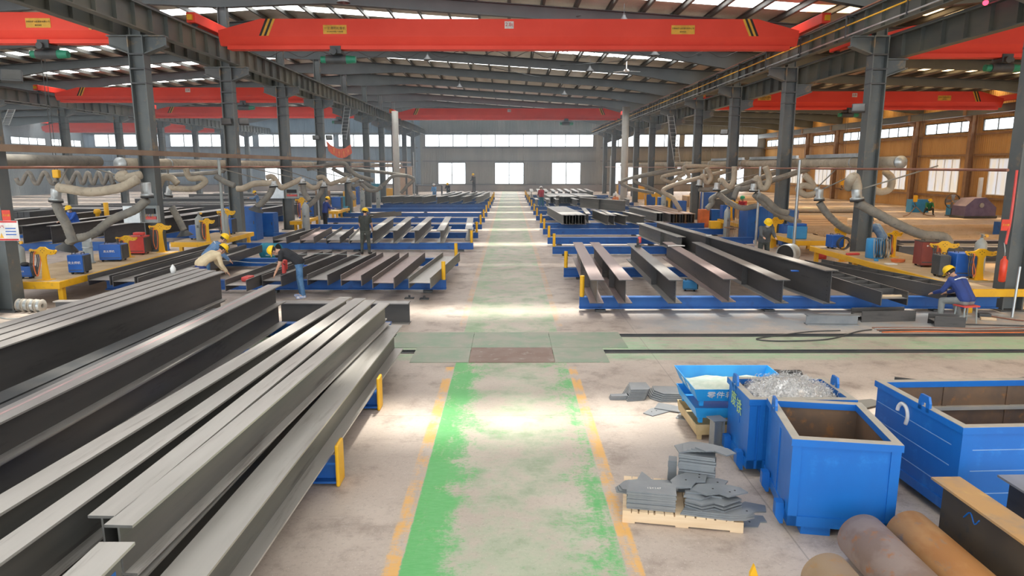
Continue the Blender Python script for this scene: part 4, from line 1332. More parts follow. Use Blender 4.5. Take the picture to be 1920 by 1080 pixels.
def hanger(label, p, rz=0.0, h=.95, sc=1.0, cables=True):
    # yellow cross-shaped cable stand: waisted post with two upturned arms
    t = T('cable_stand', label, 'cable stand', p, rz, 'yellow cable stands')
    half = [(.11, 0), (.085, .25), (.065, .5), (.07, .68), (.11, .76), (.24, .74), (.34, .77), (.40, .86), (.37, .90), (.29, .88), (.16, .90), (.07, .97)]
    poly = [(x * sc, z * h) for x, z in half] + [(-x * sc, z * h) for x, z in half[::-1]]
    MB().prism(poly, (0, -.02, 0), (1, 0, 0), (0, 0, 1), (0, .04, 0)).build('plate', M['yellow'], t)
    MB().box(-.16 * sc, .16 * sc, -.12, .12, 0, .015).build('foot', M['yellow'], t)
    for hx, hz in ((-.05, .86), (0, .90), (.05, .86), (0, .80), (-.24, .81), (.24, .81), (-.33, .83), (.33, .83)):
        MB().cyl((hx * sc, -.0215, hz * h), (hx * sc, -.02, hz * h), .011, n=8).build('peg_hole', M['black'], t)
    if cables:
        for i in range(3):
            x = (-.2 - .05 * i) * sc
            m = MB().tube(spline([(x, -.07, h * .80), (x - .03, -.09, h * .4), (x + .02, -.08, h * .12), (x + .07, -.06, h * .25), (x + .05, .05, h * .6), (x + .0, .04, h * .83), (x, -.07, h * .80)], 6), .014, 6)
            m.build('hung_cable', M['dark' if i else 'orange'], t)
    return t
def bottle(label, p, h=1.25, r=.115, mm='cyl'):
    t = T('gas_cylinder', label, 'gas cylinder', p, group='gas cylinders')
    MB().lathe([(r * .9, 0), (r, .02), (r, h * .80), (r * .93, h * .86), (r * .6, h * .93), (r * .32, h * .96), (r * .32, h)], n=20).build('body', M[mm], t)
    MB().lathe([(.025, h), (.025, h + .08), (.05, h + .085), (.05, h + .10), (.0, h + .10)], n=12).cyl((0, 0, h + .05), (.11, -.02, h + .05), .018, n=8).build('valve', M['galv'], t)
    MB().cyl((.10, -.05, h + .05), (.10, .01, h + .05), .04, n=12).build('pressure_gauge', M['sign_yellow'], t)
    txt('氧', 'lettering', t, M['ink'], (0, -r - .002, h * .55), .12)
    return t
def wire_coil(label, p, mm='dark', r=.17, n=3, group='cable coils', lie=True, cat='cable coil'):
    m = MB()
    pts = []
    for i in range(n * 16 + 1):
        a = 2 * math.pi * i / 16
        rr = r * (1 + .08 * math.sin(i * .7))
        pts.append((rr * math.cos(a), rr * math.sin(a), .015 + i * .0012) if lie else (rr * math.cos(a), i * .002, rr + .02 + rr * math.sin(a)))
    return m.tube(pts, .014, 6).build('cable_coil', M[mm], loc=p, label=label, cat=cat, group=group)

# ---- stack-side benches
bench(-11.02, 16.45, 22.5, .62, -1, 'long yellow welding bench at the platform end nearest the beam stack', wide=(16.6, 22.35, 2.3))
bench(-11.0, 25.2, 29.2, .6, -1, 'short yellow bench holding two gas cylinders, beside the teal drum', wide=(25.4, 29.0, 1.6))
bench(-10.7, 35.0, 38.6, .6, -1, 'yellow bench beyond the blue cabinets on the beam-stack side')
bench(-10.8, 43.0, 46.2, .6, -1, 'far yellow bench near the teal barrel on the beam-stack side')
welder('wire_feeder', 'dark blue wire feeder under a black bag at the near bench end', (-12.2, 16.95, DZ), .15, .38, .26, .26, 'wblue', '奥太', cat='wire feeder')
MB().ball((0, 0, .05), .1, 12, (1.2, .8, .55)).ball((.1, .02, .05), .07, 10, (1.3, .8, .5)).build('work_bag', M['black'], loc=(-12.2, 16.95, DZ + .31), label='crumpled black bag lying on the near blue wire feeder', cat='bag')
hanger('yellow cable stand at the near end of the bench beside a blue welder', (-11.55, 16.72, DZ), -.2, .85)
welder('welding_machine', 'blue welder with white lettering right beside the near yellow cable stand', (-11.35, 17.75, DZ), .1, .38, .4, .46, 'wblue', '奥太焊机')
bottle('grey gas cylinder with brass gauge behind the near cable stand', (-13.0, 17.9, DZ), .75, .13)
t = T('exhaust_stub', 'grey slant-cut exhaust pipe stub standing on the yellow bench', 'pipe stub', (-12.3, 19.7, DZ))
MB().lathe([(.17, 0), (.17, .03), (.13, .03), (.13, .62)], n=20, caps=True).build('pipe', M['cyl'], t)
MB().prism([(-.13, 0), (.13, 0), (.13, .12)], (0, -.0, .62), (1, 0, 0), (0, 0, 1), (0, .02, 0)).cyl((0, 0, .45), (0, 0, .48), .138, n=20).build('pipe_lip', M['galv'], t)
welder('welding_machine', 'blue welder with white lettering standing alone in front of the red welder', (-11.85, 20.2, DZ), .12, .62, .5, .46, 'wblue', '奥太焊机')
welder('welding_machine', 'big red welder on the yellow bench below the open switch box', (-12.0, 21.75, DZ), .1, .66, .5, .52, 'machine_red', None, lid='machine_red')
MB().bbox(-.16, .16, -.1, .1, 0, .09, .03).build('tool_case', M['machine_red'], loc=(-11.85, 21.7, DZ + .62), label='small red case lying on top of the big red welder', cat='case')
hanger('yellow cable stand between the lone blue welder and the red welder', (-11.85, 20.95, DZ), -.1, .70, .9)
hanger('yellow cable stand behind the red welder, before the column', (-11.45, 22.25, DZ), .1, .98, .9)
hanger('yellow cable stand just beyond the second column', (-11.3, 25.4, DZ), .2, .9, .7)
welder('welding_machine', 'blue welder beyond the second column on the beam-stack side', (-12.05, 26.3, DZ), 0, .55, .5, .5, 'wblue', None)
hanger('yellow cable stand between the two gas cylinders', (-11.35, 27.3, DZ), .2, 1.15, .9)
welder('welding_machine', 'blue welder behind the pair of gas cylinders', (-11.7, 28.3, DZ), 0, .45, .5, .6, 'wblue', '奥太')
bottle('grey gas cylinder standing left of the yellow cable stand before the teal drum', (-11.75, 25.75, DZ), .98, .15)
bottle('grey gas cylinder standing right of the yellow cable stand, closest to the teal drum', (-11.2, 26.75, DZ), 1.0, .13)
def drum(label, p, ax, r, L, mm, ring=True):
    t = T('cable_drum', label, 'drum', p, ax)
    MB().lathe([(r, -L / 2), (r, L / 2), (r - .015, L / 2), (r - .015, -L / 2 + .02), (0, -L / 2 + .02)], (0, 0, r), (1, 0, 0), 28, caps=False).lathe([(0, -L / 2), (r, -L / 2)], (0, 0, r), (1, 0, 0), 28, caps=False).build('shell', M[mm], t)
    if ring:
        for x in (-L * .3, L * .3):
            MB().lathe([(r, x - .012), (r + .012, x - .012), (r + .012, x + .012), (r, x + .012)], (0, 0, r), (1, 0, 0), 28, caps=False).build('band', M[mm], t)
    MB().lathe([(0, L / 2 - .05), (r - .02, L / 2 - .05)], (0, 0, r), (1, 0, 0), 24, caps=False).build('core', M['black'], t)
    return t
drum('teal drum lying on its side at the end of the first flat beams', (-8.8, 24.9, .0), -.25, .30, .62, 'teal')
drum('small teal drum by the far yellow bench', (-11.3, 46.6, .0), -.2, .35, .7, 'teal')
def cabinet(label, p, w, d, h, mm, doors=3):
    t = T('metal_cabinet', label, 'cabinet', p, group='blue metal cabinets')
    MB().bbox(0, w, 0, d, 0, h, .015).build('body', M[mm], t)
    for i in range(doors):
        a = w * i / doors
        dd = MB().bbox(a + .03, a + w / doors - .03, -.02, 0, .06, h - .06, .008).build('door', M[mm], t)
        MB().box(a + w / doors - .1, a + w / doors - .07, -.04, -.02, h * .5, h * .5 + .14).build('handle', M['dark'], dd)
    return t
cabinet('tall blue cabinet beyond the teal drum, objects on its top', (-13.0, 31.2, 0), 1.35, .9, 1.55, 'blue')
cabinet('lower blue cabinet just past the tall blue one', (-12.95, 33.0, 0), 1.5, .7, 1.15, 'blue', 2)
welder('welding_machine', 'blue welder under a yellow stand on the bench beyond the cabinets', (-11.05, 37.95, DZ), 0, .45, .5, .75, 'wblue', None)
hanger('yellow cable stand on the bench beyond the blue cabinets', (-11.0, 36.2, DZ), 0, 1.2, .9)
bottle('stout grey gas cylinder beyond the blue cabinets, before the column', (-10.35, 34.6, 0), 1.6, .19)
welder('welding_machine', 'blue welder on the far bench by the small teal drum', (-11.3, 44.8, DZ), 0, .6, .5, .75, 'wblue', None)
bottle('slim gas cylinder far along the beam-stack side, nearer of two', (-10.6, 49.3, 0), 1.7, .17)
bottle('slim gas cylinder far along the beam-stack side, farther of two', (-10.3, 53.6, 0), 1.6, .16)
# welding wire spools by the first column
for i in range(4):
    t = T('wire_spool', 'steel wire spool on edge in the row by the first column, %s from the column' % FIRST[i], 'wire spool', (-11.55 + .17 * i, 15.75 - .03 * i, 0), 0, 'wire spools on the floor')
    MB().lathe([(.05, -.055), (.155, -.055), (.155, -.045), (.06, -.045), (.06, .045), (.155, .045), (.155, .055), (.05, .055)], (0, 0, .155), (1, 0, 0), 24, caps=False).build('reel', M['rim'], t)
    MB().lathe([(.13, -.04), (.13, .04)], (0, 0, .155), (1, 0, 0), 24, caps=False).build('wound_wire', M['galv'], t)
beam((-10.6, 15.55, 0), (-9.5, 15.6, 0), .30, .2, 'short grey beam offcut on the floor under the near bench end', None, 'steel')
# open switch box on the second column
def switch_box(label, p, w=.55, h=.55, side=-1):
    t = T('switch_box', label, 'switch box', p, group='switch boxes')
    m = MB()
    e = .015
    m.box(0, w, .18, .2, 0, h).box(0, e, 0, .18, 0, h).box(w - e, w, 0, .18, 0, h).box(e, w - e, 0, .18, 0, e).box(e, w - e, 0, .18, h - e, h)
    m.build('case', M['cyl'], t)
    MB().box(-w, -.01, -.02, .0, 0, h).build('door', M['galv'], t)
    MB().box(.12, w - .14, .10, .18, .28, .46).build('breaker', M['black'], t)
    MB().box(.10, w - .1, .12, .18, .1, .2).build('terminal_block', M['machine_red'], t)
    for k in range(4):
        MB().tube(spline([(.14 + k * .07, .12, .28), (.12 + k * .08, .08, .22), (.15 + k * .06, .12, .16)], 4), .007, 5).build('wire', M[('yellow', 'machine_red', 'dark', 'yellow')[k]], t)
    MB().box(w * .4, w * .6, .2, .28, h * .2, h * .8).build('wall_bracket', M['dark'], t)
    return t
switch_box('open grey switch box with red terminals on the second beam-stack column', (-12.15, 22.43, 1.55))
switch_box('open brown-edged switch box on a farther beam-stack column behind a yellow helmet', (-12.0, 36.44, 1.7), .75, .75)
# signs and junk on the first column
t = T('safety_sign', 'small red sign with yellow characters on the first beam-stack column', 'sign', (-11.62, 15.62, 2.16))
MB().box(0, .19, -.01, .0, 0, .24).build('board', mat('sign red', (.75, .06, .03), None, 4, .5), t)
txt('灭火器', 'lettering', t, M['sign_yellow'], (.095, -.013, .12), .055)
t = T('notice_board', 'white notice board with red bands and blue lines on the first beam-stack column', 'sign', (-11.75, 15.6, 1.70), .0)
MB().box(0, .48, -.012, .0, 0, .46).build('board', M['sign_white'], t)
for z, mm in ((.0, 'ink_red'), (.41, 'ink_red')):
    MB().box(.02, .46, -.015, -.012, z + .005, z + .045).build('red_band', M[mm], t)
for z in (.13, .2, .27):
    MB().box(.18, .42, -.015, -.012, z, z + .025).build('text_line', M['wblue'], t)
MB().prism([(.03, .06), (.13, .06), (.08, .18)], (0, -.015, 0), (1, 0, 0), (0, 0, 1), (0, .003, 0)).build('hazard_triangle', M['sign_yellow'], t)
txt('氧气', 'lettering', t, M['ink_red'], (.09, -.016, .32), .07)
MB().lathe([(.30, 0), (.34, .05), (.34, 1.05), (.3, 1.1)], n=24).build('steel_drum', M['cyl'], loc=(-12.25, 14.9, 0), label='grey steel barrel at the foot of the first beam-stack column', cat='barrel')
MB().bbox(-.2, .2, -.15, .15, 0, .25, .02).build('tool_box', M['teal'], loc=(-12.25, 14.9, 1.1), label='greenish tool box on the grey barrel at the picture edge', cat='tool box')

# ---- bin-side benches
bench(10.66, 15.35, 23.9, .60, 1, 'long yellow welding bench beside the seated worker', wide=(16.5, 22.3, 2.2))
bench(10.9, 25.6, 28.6, .6, 1, 'yellow bench with a light blue tank, beyond the second column', wide=(25.8, 28.4, 1.7))
bench(11.2, 33.0, 36.5, .6, 1, 'far yellow bench by the tall blue cabinet on the bin side')
t = welder('welding_machine', 'maroon welder with a dark tray on top, on the yellow bench', (11.85, 18.95, DZ), -.12, .62, .5, .66, 'maroon', None, lid='dark')
txt('● ○ ○', 'lettering', t, M['sign_white'], (-.1, -.255, .6), .06)
hanger('yellow cable stand between the maroon welder and the seated worker', (11.62, 17.95, DZ), -.1, .85, .95)
hanger('yellow cable stand nearest the picture edge, before a blue welder', (11.70, 16.62, DZ), -.05, .80, 1.0)
welder('welding_machine', 'bright blue welder behind the near bin-side cable stand', (11.52, 17.05, DZ), -.1, .5, .45, .58, 'wblue', None)
welder('welding_machine', 'dark olive welder between the maroon and the bright blue one', (11.05, 17.15, DZ), -.1, .24, .4, .52, 'dark', None)
bottle('grey gas cylinder behind the near bin-side cable stand', (12.35, 17.6, DZ), .95, .14)
drum_r = T('cable_reel', 'blue barrel wrapped in hanging cables beside the second bin-side column', 'cable reel', (11.3, 20.75, DZ))
MB().lathe([(.26, 0), (.27, .02), (.27, .56), (.25, .6), (.0, .6)], n=24).build('barrel', M['lblue'], drum_r)
for i in range(7):
    x = -.2 + i * .07
    MB().tube(spline([(x, -.26, .62), (x - .02, -.31, .4), (x + .01, -.30, .12), (x + .05, -.28, .05), (x + .08, -.30, .3), (x + .05, -.27, .6)], 5), .014, 6).build('hung_cable', M['dark' if i % 3 else 'cyl'], drum_r)
hanger('yellow cable stand beside the cable-wrapped blue barrel', (11.98, 20.95, DZ), .25, .85, .7)
wire_coil('red and white welding lead coiled on the yellow bench', (11.45, 19.75, DZ), 'orange', .17, 4)
MB().bbox(-.22, .22, -.07, .07, 0, .07, .03).build('angle_grinder', M['machine_red'], loc=(10.95, 21.4, DZ), rz=.2, label='red power tool lying on the yellow bench by the second column', cat='power tool')
MB().bbox(-.15, .15, -.1, .1, 0, .03, .01).build('paper_sheet', M['white'], loc=(11.0, 19.3, DZ), label='white papers lying on the yellow bench before the coil', cat='papers')
MB().bbox(-.05, .05, -.05, .05, 0, .06, .01).build('tape_roll', M['lblue'], loc=(10.95, 20.0, DZ), label='small blue box on the edge of the yellow bench', cat='box')
welder('wire_feeder', 'blue wire feeder with tangled cables left of the second bin-side column', (11.2, 23.2, DZ), .1, .42, .4, .42, 'wblue', None, cat='wire feeder')
wire_coil('tangle of dark cable hanging on the blue wire feeder', (11.3, 22.68, DZ), 'dark', .2, 5, lie=False)
hanger('yellow cable stand behind the blue wire feeder', (12.0, 24.2, 0), .0, 1.35, .9, False)
tk = T('water_tank', 'light blue tank with dark lid on the yellow bench beyond the second column', 'tank', (11.25, 26.4, DZ))
MB().bbox(-.3, .3, -.25, .25, 0, .5, .04).build('tank', M['lblue'], tk)
MB().bbox(-.27, .27, -.22, .22, .5, .6, .02).build('lid', M['wblue'], tk)
drum('open-ended grey drum lying in front of the yellow bench with the tank', (9.95, 23.95, .0), -2.4, .33, .55, 'galv')
MB().lathe([(.16, 0), (.17, .35)], n=18).build('paint_bucket', M['machine_red'], loc=(11.6, 24.9, 0), label='rust red bucket on the floor under the tank bench', cat='bucket')
cabinet('tall blue cabinet among the bin-side fume arms', (11.05, 31.4, 0), 1.3, 1.2, 1.55, 'blue')
cabinet('second blue cabinet behind the tall one on the bin side', (12.45, 32.0, 0), 1.2, .9, 1.35, 'blue', 2)
bottle('grey gas cylinder before the tall blue bin-side cabinet', (10.55, 32.85, 0), 1.45, .15)
welder('welding_machine', 'blue welder under a yellow stand behind the worker in dark grey', (11.9, 29.0, DZ * 0), 0, .5, .5, .9, 'wblue', None)
hanger('yellow cable stand behind the worker in dark grey', (11.3, 28.75, 0), 0, 1.3, .9, False)
MB().bbox(0, .5, 0, .4, 0, .38, .03).build('storage_box', M['yellow'], loc=(9.9, 33.25, .35), label='small yellow box standing on a bin-side rail end', cat='box')
MB().bbox(0, .55, 0, .5, 0, 1.0, .03).build('storage_box', M['orange'], loc=(10.7, 38.1, .0), label='orange box beside the grey cylinder on the bin side', cat='box')
MB().bbox(0, .5, 0, .5, 0, 1.0, .03).build('storage_box', M['blue'], loc=(11.35, 38.1, .0), label='blue box between the orange box and the grey cylinder', cat='box')
for q in range(9):
    if q == 0:
        rk = T('rod_rack', 'rusty wire rack standing before the tall blue bin-side cabinet', 'rack', (10.25, 31.9, 0))
        MB().box(0, .6, 0, .4, 0, .04).box(0, .6, 0, .4, .5, .54).build('frame', M['rust'], rk)
    MB().cyl((.03 + q * .067, .02, .04), (.03 + q * .067, .02, 1.0), .012, n=6).build('rod', M['rust'], rk)
hanger('yellow cable stand on the far bin-side bench', (11.5, 35.2, DZ), 0, 1.1, .9, False)
welder('welding_machine', 'blue welder on the far bin-side bench', (11.6, 36.2, DZ), 0, .6, .5, .7, 'wblue', None)
bottle('slim grey cylinder far along the bin side near the worker in orange', (10.3, 45.5, 0), 1.6, .16)
for i in range(3):
    hanger('far yellow cable stand on the bin side, %s of three from the near end' % FIRST[i], (10.8 + .2 * i, 46 + 5.0 * i, 0), 0, 1.5, 1, False)
    welder('welding_machine', 'far blue welder on the bin side, %s of three from the near end' % FIRST[i], (11.75, 47.0 + 5 * i, 0), 0, .8, .6, 1.0, 'wblue', None)
# fire extinguisher, signs and bar on the near bin-side column
t = T('fire_extinguisher', 'red hanging extinguisher tube on the near bin-side column', 'extinguisher', (11.40, 15.42, .75))
MB().lathe([(.05, 0), (.075, .03), (.075, .5), (.03, .56), (.03, .6)], n=18).build('body', mat('extinguisher red', (.80, .07, .03), None, 4, .35), t)
MB().tube([(0, 0, .6), (.0, .02, .75), (.02, .1, .9)], .012, 6).build('chain', M['galv'], t)
t = T('safety_sign', 'red sign with yellow characters on the near bin-side column', 'sign', (11.37, 15.62, 1.92))
MB().box(0, .2, -.01, .0, 0, .26).build('board', mat('sign red two', (.78, .06, .03), None, 4, .5), t)
txt('灭火器', 'lettering', t, M['sign_yellow'], (.10, -.013, .13), .055)
cable('red_pipe', 'thin red upright pipe running down the near bin-side column', [(11.6, 15.66, 3.3), (11.6, 15.66, 2.2), (11.44, 15.5, 1.62)], .028, 'machine_red', 'pipe', n=8)
MB().cyl((0, 0, .0), (.12, .12, 1.15), .028, n=10).build('metal_bar', M['galv'], loc=(11.45, 15.02, 0), label='bright metal bar leaning on the near bin-side column', cat='bar')
# ================================================================ DUCTS, PIPES AND FUME ARMS
def rib(base, amp):
    return lambda i: base + (amp if i % 2 else 0)
MB().box(-.06, .06, 0, 66, -.08, .08).build('wall_beam', M['brown_box'], loc=(-11.5, 14.3, 3.80), label='brown box beam running along the beam-stack columns just above eye level', cat='beam')
MB().cyl((0, 0, 0), (0, 68, 0), .032, n=10).build('gas_pipe', M['brown_pipe'], loc=(-11.35, 14.0, 3.36), label='thin red brown pipe running along the beam-stack columns', cat='pipe')
MB().cyl((0, 0, 0), (0, 66, 0), .035, n=10).build('gas_pipe', M['brown_pipe'], loc=(11.42, 15.7, 3.30), label='thin red brown pipe running along the bin-side columns', cat='pipe')
def duct(x, y0, y1, z, r, mm, label, cap=True):
    t = T('fume_duct', label, 'duct', (x, y0, z), group='fume ducts')
    L = y1 - y0
    MB().lathe([(r, 0), (r, L)], (0, 0, 0), (0, 1, 0), 20).build('pipe', M[mm], t)
    if cap: MB().lathe([(r + .02, -.03), (r + .02, .03)], (0, 0, 0), (0, 1, 0), 20).build('end_cap', M['galv'], t)
    m = None
    y = 3.0
    while y < L:
        MB().lathe([(r, y), (r + .02, y), (r + .02, y + .06), (r, y + .06)], (0, 0, 0), (0, 1, 0), 20, caps=False).build('joint_ring', M['galv'], t)
        y += 6
    return t
duct(-12.5, 12.5, 21.0, 3.52, .17, 'hose', 'dark horizontal fume duct near the first beam-stack column', False)
duct(-12.4, 22.0, 80, 3.46, .19, 'hose_tan', 'dusty fume duct with a pale end disc along the beam-stack columns')
duct(12.75, 22.4, 78, 3.52, .19, 'hose_tan', 'dusty fume duct with a pale end disc along the bin-side columns')
for i, (y0, y1) in enumerate(((24.0, 29.4), (30.4, 36.3), (37.4, 43.2))):
    MB().box(-.06, .06, 0, y1 - y0, 0, .12).box(-.12, .12, 0, y1 - y0, -.02, 0).build('cable_tray', M['galv'], loc=(12.72, y0, 3.735), label='bright metal cable tray above the bin-side duct, %s span' % FIRST[i], cat='cable tray', group='cable trays')
def arm(label, upper, collar, lower, hood, Yp, r=.10, drop=None, fork=None, mm=('hose_tan', 'hose')):
    # pixels traced on the plane Y = Yp(i) turned into a real jointed arm
    def pt(p): return gy(p[0], p[1], Yp + (p[2] if len(p) > 2 else 0))
    o = pt(collar[0])
    t = T('fume_extractor', label, 'fume extractor', o, group='fume extraction arms')
    if upper:
        P = spline([pt(p) - o for p in upper], 9)
        MB().tube(P, r, 14, rf=rib(r, r * .06)).build('upper_hose', M[mm[0]], t)
    a, b = Vector((0, 0, 0)), pt(collar[1]) - o
    dx = (-12.4 if o.x < 0 else 12.75) - o.x
    MB().tube([Vector((0, 0, -.02)), Vector((dx, .02, 3.40 - o.z))], .022, 8).build('support_boom', M['hose'], t)
    m = MB()
    m.lathe([(r * 1.0, -.03), (r * 1.05, .0), (r * 1.05, (b - a).length * .75), (r * 1.45, (b - a).length * .8), (r * 1.45, (b - a).length)], a, b - a, 18)
    m.build('collar', M['galv'], t)
    MB().lathe([(r * 1.5, 0), (r * 1.5, .05)], b, (b - a), 18).build('swivel_ring', M['black'], t)
    P = spline([pt(p) - o for p in lower], 10)
    MB().tube(P, r, 14, rf=rib(r, r * .08)).build('lower_hose', M[mm[1]], t)
    if hood:
        h = P[-1]
        d = (P[-1] - P[-3]).normalized() * .5 + Vector((0, 0, -1))
        MB().lathe([(r, 0), (r * 1.3, .05), (r * 2.5, .18), (r * 2.55, .2)], h, d, 20, caps=False).build('hood', M['dark'], t)
    if drop:
        for q in drop:
            MB().tube([pt(q[0]) - o, pt(q[1]) - o], .03, 8).build('support_rod', M['galv'], t)
    return t
arm('nearest fume arm on the beam-stack side, hanging in two bends over the gas cylinder', [(258, 336), (225, 352), (170, 360), (125, 354), (108, 352)], [(105, 356), (105, 376)], [(105, 380), (112, 398), (124, 420), (134, 445), (138, 455)], False, 19.4, .125)
arm('fume arm with a dark hood over the near blue welder', [(237, 327), (226, 329), (226, 334), (245, 332), (264, 328)], [(274, 344), (276, 368)], [(276, 374), (252, 394), (210, 412), (172, 440), (140, 448), (128, 456)], True, 20.2, .12)
arm('fume arm with a bright elbow left of the second beam-stack column', [(333, 345), (322, 334), (306, 334), (296, 352), (288, 352)], [(286, 344), (288, 366)], [(322, 388), (334, 410), (345, 432)], True, 23.6, .11)
arm('fume arm with a doubled bend between the second and third columns', [(348, 316), (356, 334), (378, 334), (384, 342), (362, 354), (318, 352)], [(318, 352), (316, 366)], [(404, 330), (424, 342), (440, 348)], False, 25.0, .10)
W = [((372, 350), (386, 345)), ]
zig = [(456, 353, 482, 344, 512, 341, 28.5), (512, 332, 536, 349, 566, 336, 32.0), (572, 344, 596, 350, 606, 342, 36.0), (606, 332, 628, 342, 652, 334, 40.0), (650, 340, 662, 338, 676, 332, 45.0)]
for i, (x0, y0, x1, y1, x2, y2, Yp) in enumerate(zig):
    dn = [(x2 + 2, y2 + 4), (x2 - 6, y2 + 22), (x2 - 22, y2 + 40), (x2 - 30, y2 + 46)] if i % 2 == 0 else [(x2 + 2, y2 + 4), (x2 + 4, y2 + 24), (x2 + 14, y2 + 40)]
    if i == 4: dn = [(x2 + 2, y2 + 4), (x2 - 4, y2 + 12), (x2 - 14, y2 + 18)]
    arm('zigzag fume arm along the beam-stack columns, %s of five from the near end' % FIRST[i], [(x0 - 12, y0 + 1), (x0, y0), (x1 - 10, y1 + 2), (x1, y1), (x2 - 6, y2 + 2), (x2, y2)], [(x2, y2), (x2 + 1, y2 + 8)], dn, i % 2 == 0, Yp, .12)
for i, (pts, Yp) in enumerate((([(640, 306), (655, 318), (672, 330), (700, 338)], 42), ([(700, 352), (720, 345), (738, 330), (765, 330)], 52), ([(768, 331), (762, 350), (752, 362)], 52.3), ([(676, 345), (690, 356), (705, 357), (716, 350)], 48))):
    P = [Vector((-12.35, Yp + .1, 3.22))] + [gy(a, b, Yp) for a, b in pts]
    cable('fume_hose', 'dark sagging fume hose far along the beam-stack side, %s from the near end' % FIRST[i], P, .13, 'hose', 'fume hose', 'far fume hoses', 12)
# wavy dark hose far behind the first column
P = []
for i in range(44):
    x = 30 + i * 4.4
    P.append(gy(x, 334 + 11 * math.sin(i * .9 if i < 26 else 26 * .9 + (i - 26) * 1.4), 30 + i * .02))
P += [Vector((-13.2, 30.6, 3.1)), Vector((-12.5, 30.5, 3.34))]
cable('fume_hose', 'dark wavy hose festooned across the outer bay behind the hanging yellow hook', P, .09, 'hose', 'fume hose', None, 8, 3)
# bin side
arm('nearest bin-side fume arm, long ribbed grey hose reaching the maroon welder', [(1592, 352, .3), (1594, 338), (1602, 332), (1606, 345), (1607, 356)], [(1606, 356), (1607, 374)], [(1607, 380), (1640, 398), (1690, 424), (1730, 440), (1768, 444), (1780, 458)], True, 20.4, .135)
arm('bin-side fume arm hooped beside the second column', [(1660, 322, .5), (1672, 335), (1668, 354), (1650, 360), (1632, 352)], [(1537, 356), (1536, 374)], [(1536, 380), (1552, 402), (1576, 424), (1596, 434)], False, 24.0, .12)
arm('bin-side fume arm with a drooping tan loop before the column', [(1508, 328), (1518, 338), (1524, 350), (1506, 348), (1497, 356), (1512, 366), (1530, 362)], [(1531, 352), (1532, 364)], [(1478, 400), (1458, 394), (1436, 374), (1422, 366)], False, 26.5, .12)
arm('bin-side fume arm with a tall tan loop and a dark lower hose', [(1435, 312), (1442, 335), (1436, 352), (1426, 350), (1420, 334), (1416, 340)], [(1414, 346), (1413, 358)], [(1414, 364), (1440, 388), (1470, 406), (1500, 418)], False, 28.0, .12)
arm('bin-side fume arm over the tall blue cabinet', [(1377, 312), (1376, 336), (1370, 350), (1360, 346), (1354, 338), (1348, 340)], [(1345, 344), (1344, 356)], [(1345, 362), (1368, 380), (1392, 390), (1418, 386)], False, 31.0, .12)
arm('far bin-side fume arm with a tan loop', [(1325, 314), (1333, 332), (1328, 342), (1322, 340), (1318, 330), (1314, 335)], [(1312, 338), (1311, 348)], [(1338, 354), (1322, 356), (1310, 354)], False, 36, .12)
for i, (pts, Yp, mm) in enumerate((([(1345, 366), (1336, 380), (1325, 392)], 31.4, 'hose'), ([(1404, 352), (1384, 354), (1376, 372)], 29, 'hose'), ([(1250, 352), (1262, 372), (1276, 395)], 38, 'hose_tan'), ([(1170, 338), (1180, 352), (1205, 358), (1226, 362)], 52, 'hose'), ([(1192, 334), (1214, 350), (1238, 362), (1250, 378)], 47, 'hose'), ([(1246, 330), (1258, 342), (1272, 332), (1284, 326)], 42, 'hose_tan'), ([(1286, 312), (1292, 330), (1284, 340), (1272, 336)], 40, 'hose_tan'))):
    cable('fume_hose', 'drooping fume hose on the bin side, %s counted from the tall cabinet away' % FIRST[i], [Vector((12.7, Yp + .1, 3.29))] + [gy(a, b, Yp) for a, b in pts], .12, mm, 'fume hose', 'bin-side fume hoses', 12)
for i, (px, y0, y1, Yp) in enumerate(((1500, 300, 466, 25.25), (1426, 312, 415, 29.5), (1320, 318, 415, 39.3), (410, 300, 470, 25.3), (595, 338, 386, 37), (775, 285, 365, 61), (1145, 292, 362, 62))):
    a, b = gy(px, y0, Yp), gy(px, y1, Yp)
    MB().cyl((0, 0, 0), (0, 0, a.z), .055, n=10).build('support_pole', M['galv'] if i != 3 else M['cyl'], loc=(a.x, Yp, 0), label='thin grey pole propping the ducts, %s of seven' % FIRST[i], cat='pole', group='duct poles')
# white round downpipes at the far columns
for i, (px, Yp, r) in enumerate(((743, 64.8, .3), (1171, 60, .3))):
    a = gy(px, 300, Yp)
    MB().lathe([(r, 0), (r, 8.4)], n=20).build('exhaust_stack', mat('pale exhaust pipe %d' % i, (.62, .60, .55), (.7, .68, .62), 2, .5), loc=(a.x, Yp, 0), label='pale round exhaust stack rising to the roof on the %s' % ('beam-stack side', 'bin side')[i], cat='exhaust stack')
# ================================================================ WORKERS
DG = None
def remesh(mb, name, mats, voxel, parent, smooth=2):
    me = mb.mesh(name, mats)
    o = bpy.data.objects.new(name, me)
    COL.objects.link(o)
    r = o.modifiers.new('r', 'REMESH')
    r.mode = 'VOXEL'
    r.voxel_size = voxel
    r.use_smooth_shade = True
    s = o.modifiers.new('s', 'SMOOTH')
    s.iterations = smooth
    s.factor = .5
    bpy.context.view_layer.update()
    nm = bpy.data.meshes.new_from_object(o.evaluated_get(bpy.context.evaluated_depsgraph_get()))
    o.modifiers.clear()
    o.data = nm
    bpy.data.meshes.remove(me)
    if len(nm.materials) == 0:
        nm.materials.append(mats)
    o.parent = parent
    return o
def cap(mb, a, b, ra, rb, n=12):
    mb.cyl(a, b, ra, rb, n)
    mb.ball(a, ra, n)
    mb.ball(b, rb, n)
def rotx(v, a):      # pitch forward (towards +y) by a
    return Vector((v.x, v.y * math.cos(a) + v.z * math.sin(a), v.z * math.cos(a) - v.y * math.sin(a)))
